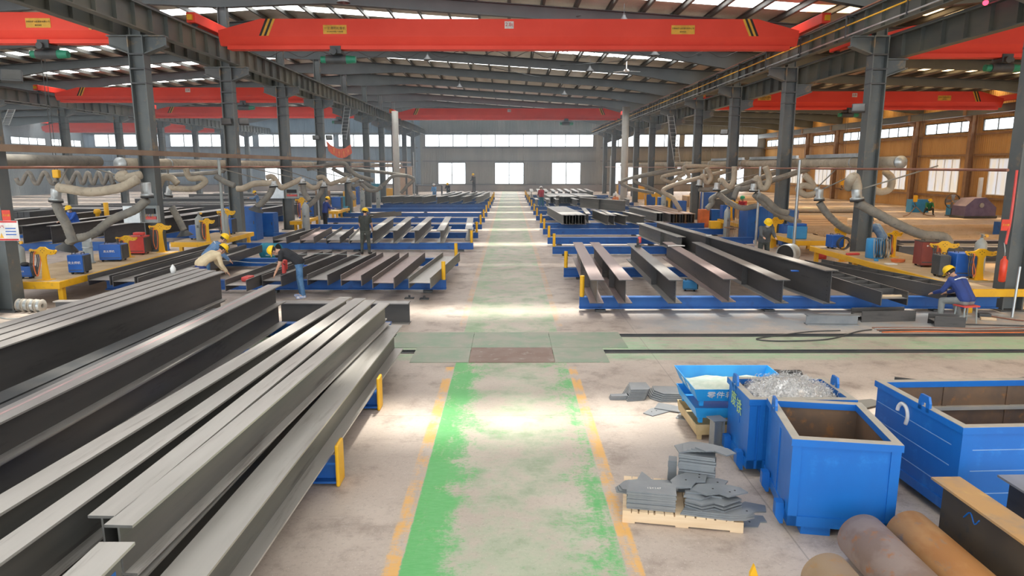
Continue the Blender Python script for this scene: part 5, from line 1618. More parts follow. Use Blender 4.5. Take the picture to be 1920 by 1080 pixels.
def person(label, loc, rz, lean=0, head=0, hyaw=0, arms=((10, 8, 15), (10, 8, 15)), legs=((0, 4, 0), (0, 4, 0)), shirt='s_black', trousers='t_dark', sleeves='long',
           helmet='helmet', shoes='black', fine=True, scale=1.0, seat=None, stripe=None, mask=False, vest=None, twist=0):
    t = T('person', label, 'person', loc, rz)
    D = math.radians
    vx = .011 if fine else .022
    # --- legs first (local, pelvis at origin)
    J = {}
    J['pel'] = Vector((0, 0, 0))
    for s, nm, (hp, ab, kn) in ((-1, 'L', legs[0]), (1, 'R', legs[1])):
        hip = Vector((s * .09, 0, -.03))
        d1 = rotx(Vector((s * math.sin(D(ab)), 0, -math.cos(D(ab)))), -D(hp))
        knee = hip + d1 * .43
        d2 = rotx(Vector((s * math.sin(D(ab)) * .5, 0, -1)).normalized(), -D(hp - kn))
        ank = knee + d2 * .41
        J[nm + 'h'], J[nm + 'k'], J[nm + 'a'] = hip, knee, ank
        J[nm + 't'] = ank + Vector((s * .03, .15, -.055))
    lift = (seat if seat is not None else -min(J['La'].z, J['Ra'].z) + .085)
    # --- spine
    a = D(lean)
    def sp(h, f=1.0): return rotx(Vector((0, 0, h)), a * f)
    waist = sp(.17, .75)
    chest = waist + rotx(Vector((0, 0, .24)), a)
    neck = chest + rotx(Vector((0, 0, .13)), a * 1.05)
    hd = rotx(Vector((0, 0, 1)), D(head))
    headc = neck + hd * .145 + rotx(Vector((0, .02, 0)), D(head))
    sd = Vector((math.cos(D(twist)), math.sin(D(twist)), 0))
    for s, nm, (pt, ab, el) in ((-1, 'L', arms[0]), (1, 'R', arms[1])):
        sh = chest + rotx(Vector((0, 0, .07)), a) + sd * (s * .175)
        d1 = rotx(Vector((s * math.sin(D(ab)), 0, -math.cos(D(ab)))), -D(pt))
        elb = sh + d1 * .29
        d2 = rotx(Vector((-s * math.sin(D(ab)) * .6, 0, -1)).normalized(), -D(pt + el))
        wr = elb + d2 * .25
        J[nm + 's'], J[nm + 'e'], J[nm + 'w'], J[nm + 'd'] = sh, elb, wr, d2
    up = Vector((0, 0, lift))
    for k in J: J[k] = (J[k] + up) if k[-1] != 'd' else J[k]
    waist, chest, neck, headc = waist + up, chest + up, neck + up, headc + up
    HM = Matrix.Rotation(D(hyaw), 4, 'Z') @ Matrix.Rotation(-D(head), 4, 'X')
    HX = Matrix.Translation(headc) @ HM
    def H(x, y, z): return HX @ Vector((x, y, z))
    side = sd
    fwd = rotx(Vector((0, 1, 0)), a)
    # --- body: one continuous surface
    def torso(m, e):
        for s in (-1, 1):
            cap(m, J['pel'] + side * (s * .075), waist + side * (s * .065), .115 + e, .105 + e)
            cap(m, waist + side * (s * .065), chest + side * (s * .085), .105 + e, .115 + e)
            cap(m, chest + side * (s * .085), J[('L' if s < 0 else 'R') + 's'], .11 + e, .068 + e)
    m = MB()
    torso(m, 0)
    for nm in 'LR':
        cap(m, J[nm + 's'], J[nm + 'e'], .056, .042)
        cap(m, J[nm + 'e'], J[nm + 'w'], .041, .028)
        d = J[nm + 'd']
        w = J[nm + 'w']
        o_ = (Vector((1, 0, 0)) - d * d.x).normalized()
        for q in (-.5, .5):
            cap(m, w, w + d * .075 + o_ * (.026 * q), .022, .022, 8)
        for q, L in ((-1.5, .058), (-.5, .07), (.5, .066), (1.5, .05)):
            b0 = w + d * .085 + o_ * (.017 * q)
            n_ = d.cross(o_) * (1 if nm == 'L' else 1)
            b1_ = b0 + d * (L * .6) + n_ * .004
            cap(m, b0, b1_, .0095, .0090, 6)
            cap(m, b1_, b1_ + d * (L * .4) + n_ * .016, .0090, .008, 6)
        sgn = 1 if nm == 'L' else -1
        cap(m, w + d * .03, w + d * .075 + o_ * (sgn * .045), .012, .0095, 6)
        cap(m, J[nm + 'h'], J[nm + 'k'], .082, .055)
        cap(m, J[nm + 'k'], J[nm + 'a'], .056, .038)
        cap(m, J[nm + 'a'], J[nm + 't'], .04, .03)
    cap(m, chest + rotx(Vector((0, 0, .09)), a), neck + hd * .05, .062, .052)
    m.X = HX
    m.ball((0, -.005, .03), .092, 14, (.88, 1.05, 1.05))
    m.ball((0, .03, -.05), .068, 12, (.88, .95, 1.1))
    m.ball((0, .088, -.02), .017, 8, (.8, 1, 1.4))
    for s in (-1, 1): m.ball((s * .084, 0, -.005), .025, 8, (.45, .8, 1.2))
    m.X = Matrix.Identity(4)
    remesh(m, 'body', M['skin'], vx, t, 1)
    # --- shirt
    m = MB()
    torso(m, .014)
    for nm in 'LR':
        if sleeves == 'long':
            cap(m, J[nm + 's'], J[nm + 'e'], .070, .056)
            cap(m, J[nm + 'e'], J[nm + 'e'].lerp(J[nm + 'w'], .9), .055, .042)
        else:
            cap(m, J[nm + 's'], J[nm + 's'].lerp(J[nm + 'e'], .6), .072, .064)
    m.lathe([(.085, -.02), (.07, .03)], chest + rotx(Vector((0, 0, .11)), a), hd, 14)
    sh = remesh(m, 'shirt', M[shirt], vx * 1.15, t)
    if stripe:
        m = MB()
        pts = [chest + fwd * (-.125 if abs(q) < .75 else -.09) + side * (q * .2) + rotx(Vector((0, 0, .05 - .02 * abs(q))), a) for q in (-1, -.75, -.4, 0, .4, .75, 1)]
        m.tube(pts, .016, 6)
        m.build('reflective_stripe', M[stripe], t)
    if vest:
        m = MB()
        for s in (-1, 1):
            cap(m, waist + side * (s * .065), chest + side * (s * .085), .124, .134)
        remesh(m, 'vest', M[vest], vx * 1.3, t)
    # --- trousers
    m = MB()
    for s, nm in ((-1, 'L'), (1, 'R')):
        cap(m, J['pel'] + side * (s * .075) + Vector((0, 0, -.03)), J['pel'] + side * (s * .07) + rotx(Vector((0, 0, .03)), a * .6), .122, .108)
        cap(m, J[nm + 'h'], J[nm + 'k'], .098, .072)
        cap(m, J[nm + 'k'], J[nm + 'a'] + Vector((0, 0, .02)), .070, .058)
    remesh(m, 'trousers', M[trousers], vx * 1.15, t)
    for nm in 'LR':
        m = MB()
        cap(m, J[nm + 'a'] + Vector((0, -.02, -.03)), J[nm + 't'], .052, .042)
        cap(m, J[nm + 'a'], J[nm + 'a'] + Vector((0, 0, .05)), .05, .05)
        o = remesh(m, 'shoe', M[shoes], vx * 1.2, t)
    # --- head gear
    m = MB()
    m.X = HX
    m.ball((0, -.012, .028), .097, 14, (.90, 1.04, 1.0))
    hr = m.build('hair', M['hair'], t)
    hr.data.materials[0] = M['hair']
    # cut the hair cap so that it leaves the face free
    bm = bmesh.new()
    bm.from_mesh(hr.data)
    inv = HX.inverted()
    bmesh.ops.delete(bm, geom=[v for v in bm.verts if (inv @ v.co).z < -.035 or ((inv @ v.co).y > .05 and (inv @ v.co).z < .075)], context='VERTS')
    bm.to_mesh(hr.data)
    bm.free()
    for s in (-1, 1):
        m = MB()
        m.ball(H(s * .032, .082, .0), .011, 8)
        m.build('eye', M['black'], t)
    m = MB().tube([H(-.02, .09, -.07), H(0, .096, -.072), H(.02, .09, -.07)], .005, 6)
    m.build('mouth', mat('lip', (.45, .2, .16), None, 4, .5) if 'lip' not in M else M['lip'], t)
    if mask:
        m = MB()
        m.X = HX
        m.ball((0, .055, -.055), .056, 12, (1.05, .8, 1.0))
        m.build('face_mask', M['white'], t)
    if helmet:
        m = MB()
        m.X = HX
        prof = [(.138, .045), (.140, .055), (.128, .06), (.126, .085), (.115, .125), (.09, .16), (.05, .18), (0, .186)]
        m.lathe([(r, h) for r, h in prof], (0, -.008, -.005), (0, 0, 1), 22, caps=False)
        for q in (-.03, 0, .03):
            m.tube([(q, -.10, .12), (q * .8, -.06, .168), (q * .8, .0, .186), (q * .8, .06, .168), (q, .10, .12)], .007, 6)
        m.prism([(-.09, .10), (-.06, .155), (0, .172), (.06, .155), (.09, .10)], (0, 0, .042), (1, 0, 0), (0, 1, 0), (0, 0, .01))
        m.build('helmet', M[helmet], t)
        for s in (-1, 1):
            m = MB().tube([H(s * .088, .01, .04), H(s * .075, .03, -.06), H(s * .0, .055, -.115)], .005, 5)
            m.build('chin_strap', M['dark'], t)
    if scale != 1.0: t.scale = (scale,) * 3
    return t
M['lip'] = mat('lips', (.45, .2, .16), None, 4, .5)
M['s_black'] = mat('black cotton', (.02, .022, .028), None, 6, .8)
M['s_dgreen'] = mat('dark olive cotton', (.055, .062, .055), (.04, .045, .04), 5, .8)
M['s_navy'] = mat('navy work jacket', (.025, .05, .20), (.03, .06, .24), 5, .75)
M['s_denim'] = mat('faded denim', (.10, .19, .36), (.16, .27, .44), 6, .8)
M['s_cream'] = mat('cream shirt', (.72, .60, .40), (.64, .52, .34), 6, .8)
M['s_royal'] = mat('royal blue overall', (.03, .12, .50), (.03, .10, .42), 5, .75)
M['s_sky'] = mat('sky blue shirt', (.16, .36, .66), (.2, .42, .7), 5, .8)
M['s_grey'] = mat('dark grey jacket', (.08, .085, .09), (.11, .115, .12), 5, .8)
M['s_red'] = mat('red shirt', (.45, .04, .06), None, 5, .8)
M['s_orange'] = mat('orange vest cloth', (.85, .28, .10), None, 5, .8)
M['s_green'] = mat('green shirt', (.03, .22, .10), None, 5, .8)
M['t_dark'] = mat('dark trousers', (.05, .055, .05), (.08, .09, .08), 6, .85)
M['t_grey'] = mat('grey trousers', (.22, .23, .23), (.27, .28, .27), 6, .85)
M['t_blue'] = mat('blue jeans', (.05, .14, .30), (.10, .22, .40), 8, .85)
M['t_teal'] = mat('teal trousers', (.03, .22, .30), None, 5, .85)
M['h_white'] = mat('white helmet plastic', (.85, .85, .82), None, 3, .35)
M['h_green'] = mat('green helmet plastic', (.04, .45, .25), None, 3, .35)
M['stripe'] = mat('reflective tape', (.78, .80, .80), None, 8, .4)
M['glove'] = mat('white shoes', (.75, .75, .78), (.2, .3, .6), 30, .6)
q90 = math.pi / 2
# seated worker on a stool, back to the camera
person('person in navy jacket and yellow helmet seated on a red-topped stool, back turned', (10.02, 14.52, 0), .35, lean=38, head=48, hyaw=12, arms=((26, 16, 42), (26, 16, 38)), legs=((82, 16, 88), (72, 14, 92)), shirt='s_navy', trousers='t_grey', seat=.52, stripe='stripe', shoes='rust')
st = T('stool', 'low metal stool with red seat under the seated worker', 'stool', (10.02, 14.50, 0), .2)
MB().bbox(-.2, .2, -.16, .16, .365, .40, .012).build('seat', M['machine_red'], st)
for sx in (-1, 1):
    for sy in (-1, 1):
        MB().cyl((sx * .17, sy * .13, 0), (sx * .15, sy * .11, .37), .018, n=8).build('leg', M['cyl'], st)
MB().box(-.16, .16, -.01, .01, .14, .16).build('stretcher', M['cyl'], st)
# man in the black t-shirt bending over the magnetic drill
person('person in black t-shirt and yellow helmet bending over a red drill on the flat beams', (-5.45, 17.42, 0), q90 + .15, lean=62, head=78, hyaw=0, arms=((12, 6, 14), (18, 6, 12)), legs=((-4, 5, 4), (6, 6, 10)), shirt='s_black', trousers='t_blue', sleeves='short', shoes='glove')
# pair of workers behind the deep beams
person('person in faded blue jacket with a pale stripe bending beside a cream-shirted worker', (-8.42, 18.7, 0), -q90 + .5, lean=50, head=40, arms=((18, 8, 25), (14, 8, 30)), shirt='s_denim', trousers='t_blue', stripe='stripe', scale=.97)
person('person in cream shirt and yellow helmet bending low behind the deep back beams', (-7.95, 17.3, 0), -q90 + .75, lean=66, head=50, arms=((16, 8, 20), (10, 8, 25)), legs=((8, 6, 18), (14, 6, 26)), shirt='s_cream', trousers='s_navy', scale=.97)
person('person in dark olive t-shirt standing with back turned before the upright beams', (-5.62, 26.35, 0), -.12, lean=6, head=14, hyaw=-25, arms=((6, 10, 22), (16, 12, 30)), legs=((0, 5, 2), (4, 5, 6)), shirt='s_dgreen', trousers='t_dark', sleeves='short')
person('person in dark grey jacket and yellow helmet facing the camera behind the deepest beam', (8.45, 22.35, 0), math.pi - .1, lean=26, head=36, arms=((40, 6, 38), (40, 6, 40)), legs=((0, 5, 3), (4, 5, 4)), shirt='s_grey', trousers='t_dark', mask=True)
person('person in royal blue overall leaning on a dark beam in the outer bay', (-18.6, 29.2, 0), math.pi - .3, lean=24, head=20, arms=((42, 4, 30), (42, 4, 30)), legs=((0, 5, 3), (4, 5, 4)), shirt='s_royal', trousers='s_royal', mask=True)
person('person in denim shirt bending behind the second bin-side column', (13.0, 23.5, 0), .5, lean=42, head=50, arms=((45, 8, 20), (45, 8, 25)), legs=((0, 6, 0), (4, 6, 6)), shirt='s_denim', trousers='t_grey', fine=False)
person('person in green shirt squatting on the floor before the yellow wall', (29.75, 48.2, 0), math.pi - .4, lean=35, head=25, arms=((45, 10, 30), (45, 10, 30)), legs=((100, 18, 130), (100, 18, 130)), shirt='s_green', trousers='t_dark', fine=False, mask=True)
person('person in yellow helmet half hidden behind the farther open switch box', (-16.9, 46, 0), 1.9, lean=12, head=25, arms=((50, 8, 50), (50, 8, 50)), shirt='s_denim', trousers='t_blue', fine=False)
person('person in dark navy clothes with yellow helmet by the stout gas cylinder', (-9.95, 36.75, .0), -.9, lean=10, head=25, arms=((30, 8, 50), (30, 8, 50)), shirt='s_navy', trousers='s_black', fine=False)
person('person in sky blue shirt and pale helmet at the far stack-side tables', (-7.05, 64.4, 0), 2.9, lean=8, head=15, arms=((20, 8, 40), (20, 8, 40)), shirt='s_sky', trousers='s_sky', helmet='h_white', fine=False)
person('person in black leaning over the far beams before the first end window', (-6.25, 70.2, .0), 3.0, lean=30, head=30, arms=((45, 8, 30), (45, 8, 30)), shirt='s_black', trousers='t_dark', fine=False)
person('person in dark clothes standing high on the farthest beams by the end window', (-3.42, 66.5, ZT + .55), 2.4, lean=4, head=20, arms=((20, 8, 50), (20, 8, 50)), shirt='s_grey', trousers='s_grey', fine=False)
person('person in red shirt and teal trousers on the far bin-side tables', (2.62, 55.6, 0), .2, lean=10, head=15, arms=((25, 8, 40), (25, 8, 40)), shirt='s_red', trousers='t_teal', helmet='h_white', fine=False)
person('person in orange vest crouching far along the bin side', (8.1, 51.0, 0), 2.2, lean=25, head=25, arms=((45, 10, 30), (45, 10, 30)), legs=((70, 12, 95), (70, 12, 95)), shirt='s_orange', trousers='t_dark', helmet='h_white', fine=False)
person('person in red top and green helmet behind the tall blue bin-side cabinet', (13.05, 38, 0), 2.6, lean=15, head=20, arms=((40, 8, 40), (40, 8, 40)), shirt='s_red', trousers='t_dark', helmet='h_green', fine=False)
# magnetic drill under the bending man
A, B = LIE[4]
dp = A + (B - A) * .15
dr = math.atan2(B.y - A.y, B.x - A.x)
t = T('magnetic_drill', 'red magnetic drill standing on the flat beam under the man in black', 'drill', (dp.x, dp.y, ZT + .148), dr)
MB().bbox(-.1, .1, -.06, .06, 0, .07, .01).build('magnet_base', M['dark'], t)
MB().bbox(-.04, .04, -.04, .04, .07, .42, .01).build('column', M['machine_red'], t)
MB().lathe([(.055, .16), (.06, .2), (.06, .38), (.05, .42)], (.11, 0, 0), n=16).cyl((.11, 0, .08), (.11, 0, .18), .02, n=8).build('motor', M['machine_red'], t)
MB().cyl((-.02, -.05, .3), (-.16, -.05, .36), .012, n=6).build('feed_lever', M['dark'], t)
A, B = LIE[5]
dp = A + (B - A) * .12
MB().bbox(-.18, .18, -.1, .1, 0, .12, .03).build('tool_case', M['machine_red'], loc=(dp.x, dp.y, ZT + .148), rz=dr, label='flat red case lying on the next flat beam beside the magnetic drill', cat='case')
# ================================================================ SMALLER THINGS
# offcuts on the floor before the first bin-side table
GO = 'beam offcuts before the bin-side table'
beam((6.45, 14.35, 0), (7.55, 14.3, 0), .22, .2, 'short dark beam offcut standing on edge before the first bin-side rail', GO, 'plate')
beam((7.75, 14.75, 0), (9.0, 14.85, 0), .42, .24, 'dark beam offcut lying on its side next to the upright offcut', GO, 'steel', True)
beam((9.15, 14.3, 0), (9.75, 14.2, 0), .34, .22, 'dark beam offcut lying by the feet of the seated worker', GO, 'steel', True)
MB().bbox(0, .3, 0, .1, 0, .06, .01).build('timber_block', M['wood'], loc=(10.55, 14.75, 0), rz=-.35, label='pale wood block on the floor right of the stool', cat='timber')
MB().bbox(0, .26, 0, .15, 0, .1, .01).build('tube_offcut', M['dark'], loc=(10.65, 14.95, 0), rz=-.1, label='dark square tube offcut on the floor behind the wood block', cat='offcut')
rnd = random.Random(5)
for i in range(5):
    y = 13.58 + .09 * i
    P = [(7.7 + .95 * k, y + .055 * math.sin(k * 1.9 + i * .15), .016) for k in range(7)]
    cable('floor_cable', 'cable lying along the cart track before the seated worker, %s in from the track' % FIRST[i], P, .014, ('orange', 'dark', 'brown_pipe', 'cyl', 'brown_pipe')[i], 'cable', 'cables along the track')
cable('floor_cable', 'dark cable looped over the green track band', [(6.9, 13.72, .016), (6.2, 13.62, .016), (5.2, 13.2, .016), (4.9, 13.0, .016), (5.3, 12.86, .016), (6.3, 13.0, .016), (7.2, 13.62, .016), (7.6, 13.8, .016)], .013, 'dark')
cable('floor_cable', 'brown cable running off to the picture edge from the table end', [(10.9, 15.2, .02), (11.4, 14.6, .018), (12.4, 14.4, .018), (13.8, 14.3, .018)], .016, 'brown_pipe')
cable('floor_cable', 'dark cable under the stool of the seated worker', [(9.3, 14.35, .018), (10.4, 14.2, .018), (11.2, 14.12, .018), (12.6, 14.08, .018)], .015, 'dark')
cable('floor_cable', 'thin grey cable curling round the foot of the first beam-stack column', [(-12.2, 15.0, .016), (-11.7, 15.1, .016), (-11.2, 14.9, .016), (-10.6, 15.2, .016), (-9.8, 14.9, .016)], .013, 'cyl')
# blue wire feeder on the floor in the first bin-side table, cable, bits on beams
A = g(1293, 545, 0)
welder('wire_feeder', 'small blue wire feeder on the floor between the bin-side beams', (A.x, A.y, 0), -.2, .38, .26, .24, 'lblue', None, cat='wire feeder')
t = T('magnetic_drill', 'small red drill standing on the third bin-side beam', 'drill', g(1196, 463, .897), .3)
MB().bbox(-.09, .09, -.05, .05, 0, .06, .01).build('magnet_base', M['dark'], t)
MB().bbox(-.035, .035, -.035, .035, .06, .26, .01).build('column', M['dark'], t)
MB().lathe([(.05, .12), (.055, .16), (.055, .28), (.04, .32)], (.05, 0, 0), n=14).build('motor', M['machine_red'], t)
A = g(1268, 462, .897)
MB().add([(-.28, -.1, .006), (.0, -.12, .03), (.26, -.06, .008), (.3, .12, .02), (.02, .10, .045), (-.25, .12, .015)], [(0, 1, 4, 5), (1, 2, 3, 4)], smooth=True).build('paper_sheet', M['white'], loc=A, label='curled white drawing sheet lying on the fourth bin-side beam', cat='papers')
for i, (px, py, z, lb) in enumerate(((1490, 509, .897, 'dark pen lying on the fifth bin-side beam top'), (1372, 439, 1.117, 'white tag on top of the deepest slanting beam'))):
    A = g(px, py, z) if i == 0 else Vector((*(DEEP[0] + (DEEP[1] - DEEP[0]) * .56)[:2], 1.115))
    MB().bbox(-.09, .09, -.04, .04, 0, .03, .008).build('marker' if i == 0 else 'paper_tag', M['wblue' if i == 0 else 'white'], loc=A, label=lb, cat='marker' if i == 0 else 'tag')
for i, (x, y) in enumerate(((-9.83, 18.3), (-9.82, 19.0), (-9.1, 19.2))):
    MB().bbox(-.16, .16, -.24, .24, 0, .012, .004).build('paper_sheet', M['white'], loc=(x, y, ZT + .138), rz=.08, label='white sheet lying on the flat beams beside the platform, %s from the near end' % FIRST[i], cat='papers', group='white sheets on the flat beams')
MB().lathe([(.05, 0), (.06, .1), (.03, .16), (0, .2)], n=14).build('spray_bottle', M['white'], loc=g(325, 512, 1.1), label='pale bottle standing on the deep back beams of the stack', cat='bottle')
MB().bbox(-.09, .09, -.05, .05, 0, .05, .02).build('work_glove', M['s_royal'], loc=g(571, 500, ZT + .16), label='blue and white gloves on a flat beam right of the man in black', cat='gloves')
for i, pts in enumerate(([(-9.2, 19.9, .65), (-8.2, 19.7, .66), (-7.4, 19.4, .65), (-6.6, 19.3, .65)], [(-7.6, 21.0, .65), (-6.8, 21.2, .655), (-5.8, 21.4, .65), (-5.2, 21.2, .655), (-4.6, 20.9, .65)])):
    cable('floor_cable', 'thin pale cable strung over the flat stack-side beams, %s run' % ('nearer', 'farther')[i], pts, .011, 'cyl')
# small lane-side stands
for i, (x, y) in enumerate(((-2.6, 17.3), (-2.2, 17.2))):
    MB().bbox(-.12, .12, -.08, .08, 0, .03, .008).cyl((0, 0, .03), (0, 0, .09), .03, n=8).build('jack_stand', M['dark'], loc=(x, y, 0), label='small dark jack on the floor before the first stack-side rail, %s the lane' % ('farther from', 'nearer')[i], cat='jack')
# yellow bollards in the outer bay
for i, (px, py, Yp) in enumerate(((183, 402, 34), (199, 390, 36))):
    a = gy(px, py, Yp)
    MB().lathe([(.1, 0), (.1, 1.05), (.17, 1.07), (.17, 1.2), (.12, 1.28), (0, 1.3)] if i == 0 else [(.12, 0), (.12, 1.5)], n=16).build('bollard', M['yellow'], loc=(a.x, Yp, 0), label='yellow bollard with %s behind the nearest fume arm' % ('a domed head', 'a plain top'), cat='bollard') if False else MB().lathe([(.1, 0), (.1, 1.05), (.17, 1.07), (.17, 1.2), (.12, 1.28), (0, 1.3)] if i == 0 else [(.12, 0), (.12, 1.5)], n=16).build('bollard', M['yellow'], loc=(a.x, Yp, 0), label=('yellow bollard with a domed head in the outer bay' if i == 0 else 'tall plain yellow bollard behind the domed one'), cat='bollard')
# hanging yellow hook in the outer bay, hook in the yellow-walled bay
def hook(label, px, py0, py1, Yp, ztop, blk='yellow'):
    a, b = gy(px, py0, Yp), gy(px, py1, Yp)
    t = T('crane_hook', label, 'hook', (a.x, Yp, b.z))
    h = a.z - b.z
    m = MB()
    for dx in (-.05, .05):
        m.cyl((dx, 0, h), (dx * 1.3, 0, ztop - b.z), .011, n=6)
    m.build('wire_rope', M['dark'], t)
    MB().bbox(-.12, .12, -.09, .09, h * .42, h, .04).build('hook_block', M[blk], t)
    pts = [(0, 0, h * .42), (0, 0, h * .25), (.09, 0, h * .12), (.06, 0, .0), (-.07, 0, .0), (-.12, 0, h * .14)]
    MB().tube(spline(pts, 4), .03, 8).build('hook', M['dark'], t)
hook('yellow crane hook block hanging in the outer bay before the wavy hose', 105, 318, 345, 25.6, 7.72)
hook('yellow crane hook block hanging in the yellow-walled bay', 1717, 366, 388, 46.9, 7.14)
for i, dx in enumerate((-1.1, 1.1)):
    a = gy(1717, 388, 46.9)
    cable('sling_chain', 'lifting chain spread from the hook in the yellow-walled bay, %s leg' % ('inner', 'outer')[i], [(a.x + dx * .03, 46.9, a.z), (a.x + dx * .5, 46.7, a.z - .5), (a.x + dx * 1.0, 46.4, .02)], .03, 'rust', 'chain')
# banner between the columns
t = T('red_banner', 'sagging red banner with pale characters hung between beam-stack columns', 'banner', (-11.66, 44.15, 4.97))
w = 6.7
vs = []
for i in range(17):
    y = w * i / 16
    s_ = -.42 * math.sin(math.pi * i / 16)
    vs += [(.03 * math.sin(i * 1.7), y, s_), (.03 * math.sin(i * 1.7 + 1) + .1, y, s_ - .62)]
MB().add(vs, [(2 * i, 2 * i + 1, 2 * i + 3, 2 * i + 2) for i in range(16)], smooth=True).build('cloth', mat('banner red', (.80, .13, .05), None, 4, .7), t)
for i, ch in enumerate('安全生产'):
    y = w * (.2 + .2 * i)
    txt(ch, 'lettering', t, M['sign_yellow'], (.13, y, -.36 - .42 * math.sin(math.pi * y / w)), .42, (math.pi / 2, 0, math.pi / 2))
for yy in (-.25, w + .05):
    MB().cyl((-.04, min(max(yy, 0), w), 0), (-.04, yy, .12), .01, n=5).build('tie_cord', M['dark'], t)
# ladders up the columns
def ladder(label, px0, py0, px1, py1, Yp, n=10):
    a, b = gy(px0, py0, Yp), gy(px1, py1, Yp)
    t = T('ladder', label, 'ladder', (a.x, Yp, a.z), group='ladders on the columns')
    d = b - a
    for s in (-.22, .22):
        MB().cyl((s, 0, 0), (d.x + s, 0, d.z), .025, n=8).build('side_rail', M['galv'], t)
    for i in range(n):
        p = d * ((i + .5) / n)
        MB().cyl((p.x - .22, 0, p.z), (p.x + .22, 0, p.z), .016, n=6).build('rung', M['galv'], t)
ladder('metal ladder leaning by the fourth beam-stack column', 644, 262, 652, 198, 50.62)
ladder('metal ladder leaning by a far bin-side column', 1272, 320, 1257, 215, 50.62, 14)
ladder('short ladder rising to the far runway in the outer bay', 10, 235, 22, 205, 43.6)
# flood lamps on the columns and bell lamps under the roof
def flood(label, p, rz, tilt=.5):
    t = T('flood_lamp', label, 'lamp', p, rz, 'flood lamps on the columns')
    c, s = math.cos(tilt), math.sin(tilt)
    m = MB()
    m.X = Matrix.Rotation(tilt, 4, 'X')
    m.bbox(-.2, .2, -.06, .06, -.15, .15, .02)
    m.build('housing', M['dark'], t)
    m = MB()
    m.X = Matrix.Rotation(tilt, 4, 'X')
    m.box(-.17, .17, -.065, -.06, -.12, .12)
    m.build('lens', M['lamp_glass'], t)
    MB().box(-.02, .02, .0, .36, -.02, .02).build('bracket', M['dark'], t)
for i, (px, py, Yp, X) in enumerate(((22, 143, 15.7, 0), (424, 228, 29.6, 0), (457, 228, 29.6, 0), (1610, 203, 22.6, 0), (1358, 248, 36.6, 0), (592, 258, 43.6, 0), (617, 258, 43.6, 0))):
    a = gy(px, py, Yp)
    flood('flood lamp fixed to a %s, %s' % ('column', ('first beam-stack one', 'second beam-stack one, outer side', 'second beam-stack one, lane side', 'second bin-side one', 'fourth bin-side one', 'fourth beam-stack one, outer side', 'fourth beam-stack one, lane side')[i]), a, (.5 if px < 960 else -.5), -.5)
def bell(label, x, y):
    z = roof_z(x) - .95
    t = T('bell_lamp', label, 'lamp', (x, y, z), group='bell lamps under the roof')
    MB().lathe([(.06, .3), (.1, .2), (.26, .04), (.27, .0)], n=20, caps=False).build('shade', M['dark'], t)
    MB().cyl((0, 0, .3), (0, 0, .72), .012, n=6).cyl((0, 0, .25), (0, 0, .36), .05, n=10).build('suspension', M['dark'], t)
    MB().ball((0, 0, .06), .09, 10).build('bulb', M['lamp_glass'], t)
for i, (px, y) in enumerate(((645, 28.6), (1170, 28.6), (1108, 42.6), (800, 42.6), (1230, 35.6), (1060, 56.6), (860, 56.6))):
    a = gy(px, 30, y)
    bell('bell-shaped roof lamp hung between rafters, %s from the near end' % FIRST[i], a.x, y)
# roof bracing and the crane's sagging power cable
for i, (x0, x1, y0, y1) in enumerate(((-11, -4, 29.9, 36.9), (-4, 3, 36.9, 29.9), (3, 10, 43.9, 36.9), (-4, 3, 43.9, 50.9))):
    MB().cyl((x0, y0 + .2, roof_z(x0) - .55), (x1, y1 - .2, roof_z(x1) - .55), .014, n=6).build('brace_rod', M['rafter'], label='thin diagonal brace rod under the roof, %s from the near end' % FIRST[i], cat='brace rod', group='roof brace rods')
P = []
for i in range(15):
    x = -10 + i * 1.35
    P += [(x, 27.24, 7.745), (x + .67, 27.3, 7.52)]
cable('festoon_cable', 'black power cable festooned beside the nearest red crane', P, .012, 'black', 'cable', None, 6, 4)
for i in range(12):
    m = MB()
    a = 2 * math.pi * i / 6
mfan = T('ceiling_fan', 'white ceiling fan turning under the roof over the bin side', 'fan', (gy(1175, 116, 42.5).x, 42.5, 9.05))
MB().cyl((0, 0, 0), (0, 0, .7), .03, n=8).lathe([(.16, -.06), (.18, 0), (.12, .08)], n=16).build('motor', M['white'], mfan)
for i in range(3):
    a = 2 * math.pi * i / 3 + .3
    MB().prism([(.15, -.05), (.9, -.07), (.9, .07), (.15, .05)], (0, 0, -.02), (math.cos(a), math.sin(a), 0), (-math.sin(a), math.cos(a), .15), (0, 0, .01)).build('blade', M['white'], mfan)
# ---- yellow-walled bay: stored steel, machines
GS = 'steel stored in the yellow-walled bay'
M['dusty'] = mat('dusty plate steel', (.50, .38, .25), (.58, .46, .33), 1.5, .65, .1, c3=(.40, .30, .2))
def slab(x0, x1, y0, y1, z0, h, label, mm='dusty', rz=0.0, name='plate_stack', cat='plate'):
    w, d = x1 - x0, y1 - y0
    return MB().bbox(-w / 2, w / 2, -d / 2, d / 2, 0, h, .01).build(name, M[mm], loc=((x0 + x1) / 2, (y0 + y1) / 2, z0), rz=rz, label=label, cat=cat, group=GS)
def sst(A, B, h, b, label, mm='steel', lying=False, group=GS):
    return beam(A, B, h, b, label, group, mm, lying)
for i, (x0, y0, x1, y1, h) in enumerate(((14.2, 24.5, 19.5, 24.0, .55), (14.8, 25.4, 20.8, 25.1, .5), (15.2, 26.4, 21.5, 26.2, .55), (17.5, 22.3, 22.0, 21.9, .5), (18.2, 23.2, 23.5, 22.9, .5))):
    sst((x0, y0, 0), (x1, y1, 0), h, .4, 'dark beam stored beyond the bin-side bench, %s row' % FIRST[i], 'steel' if i != 2 else 'steel_red')
for i in range(6):
    sst((14.5 + i * .2, 28.5 + i * 1.6, 0), (28 + i * .4, 28.0 + i * 1.9, 0), .5, .2, 'dusty flat beam lying in rows before the yellow wall, %s row' % FIRST[i], 'dusty', True)
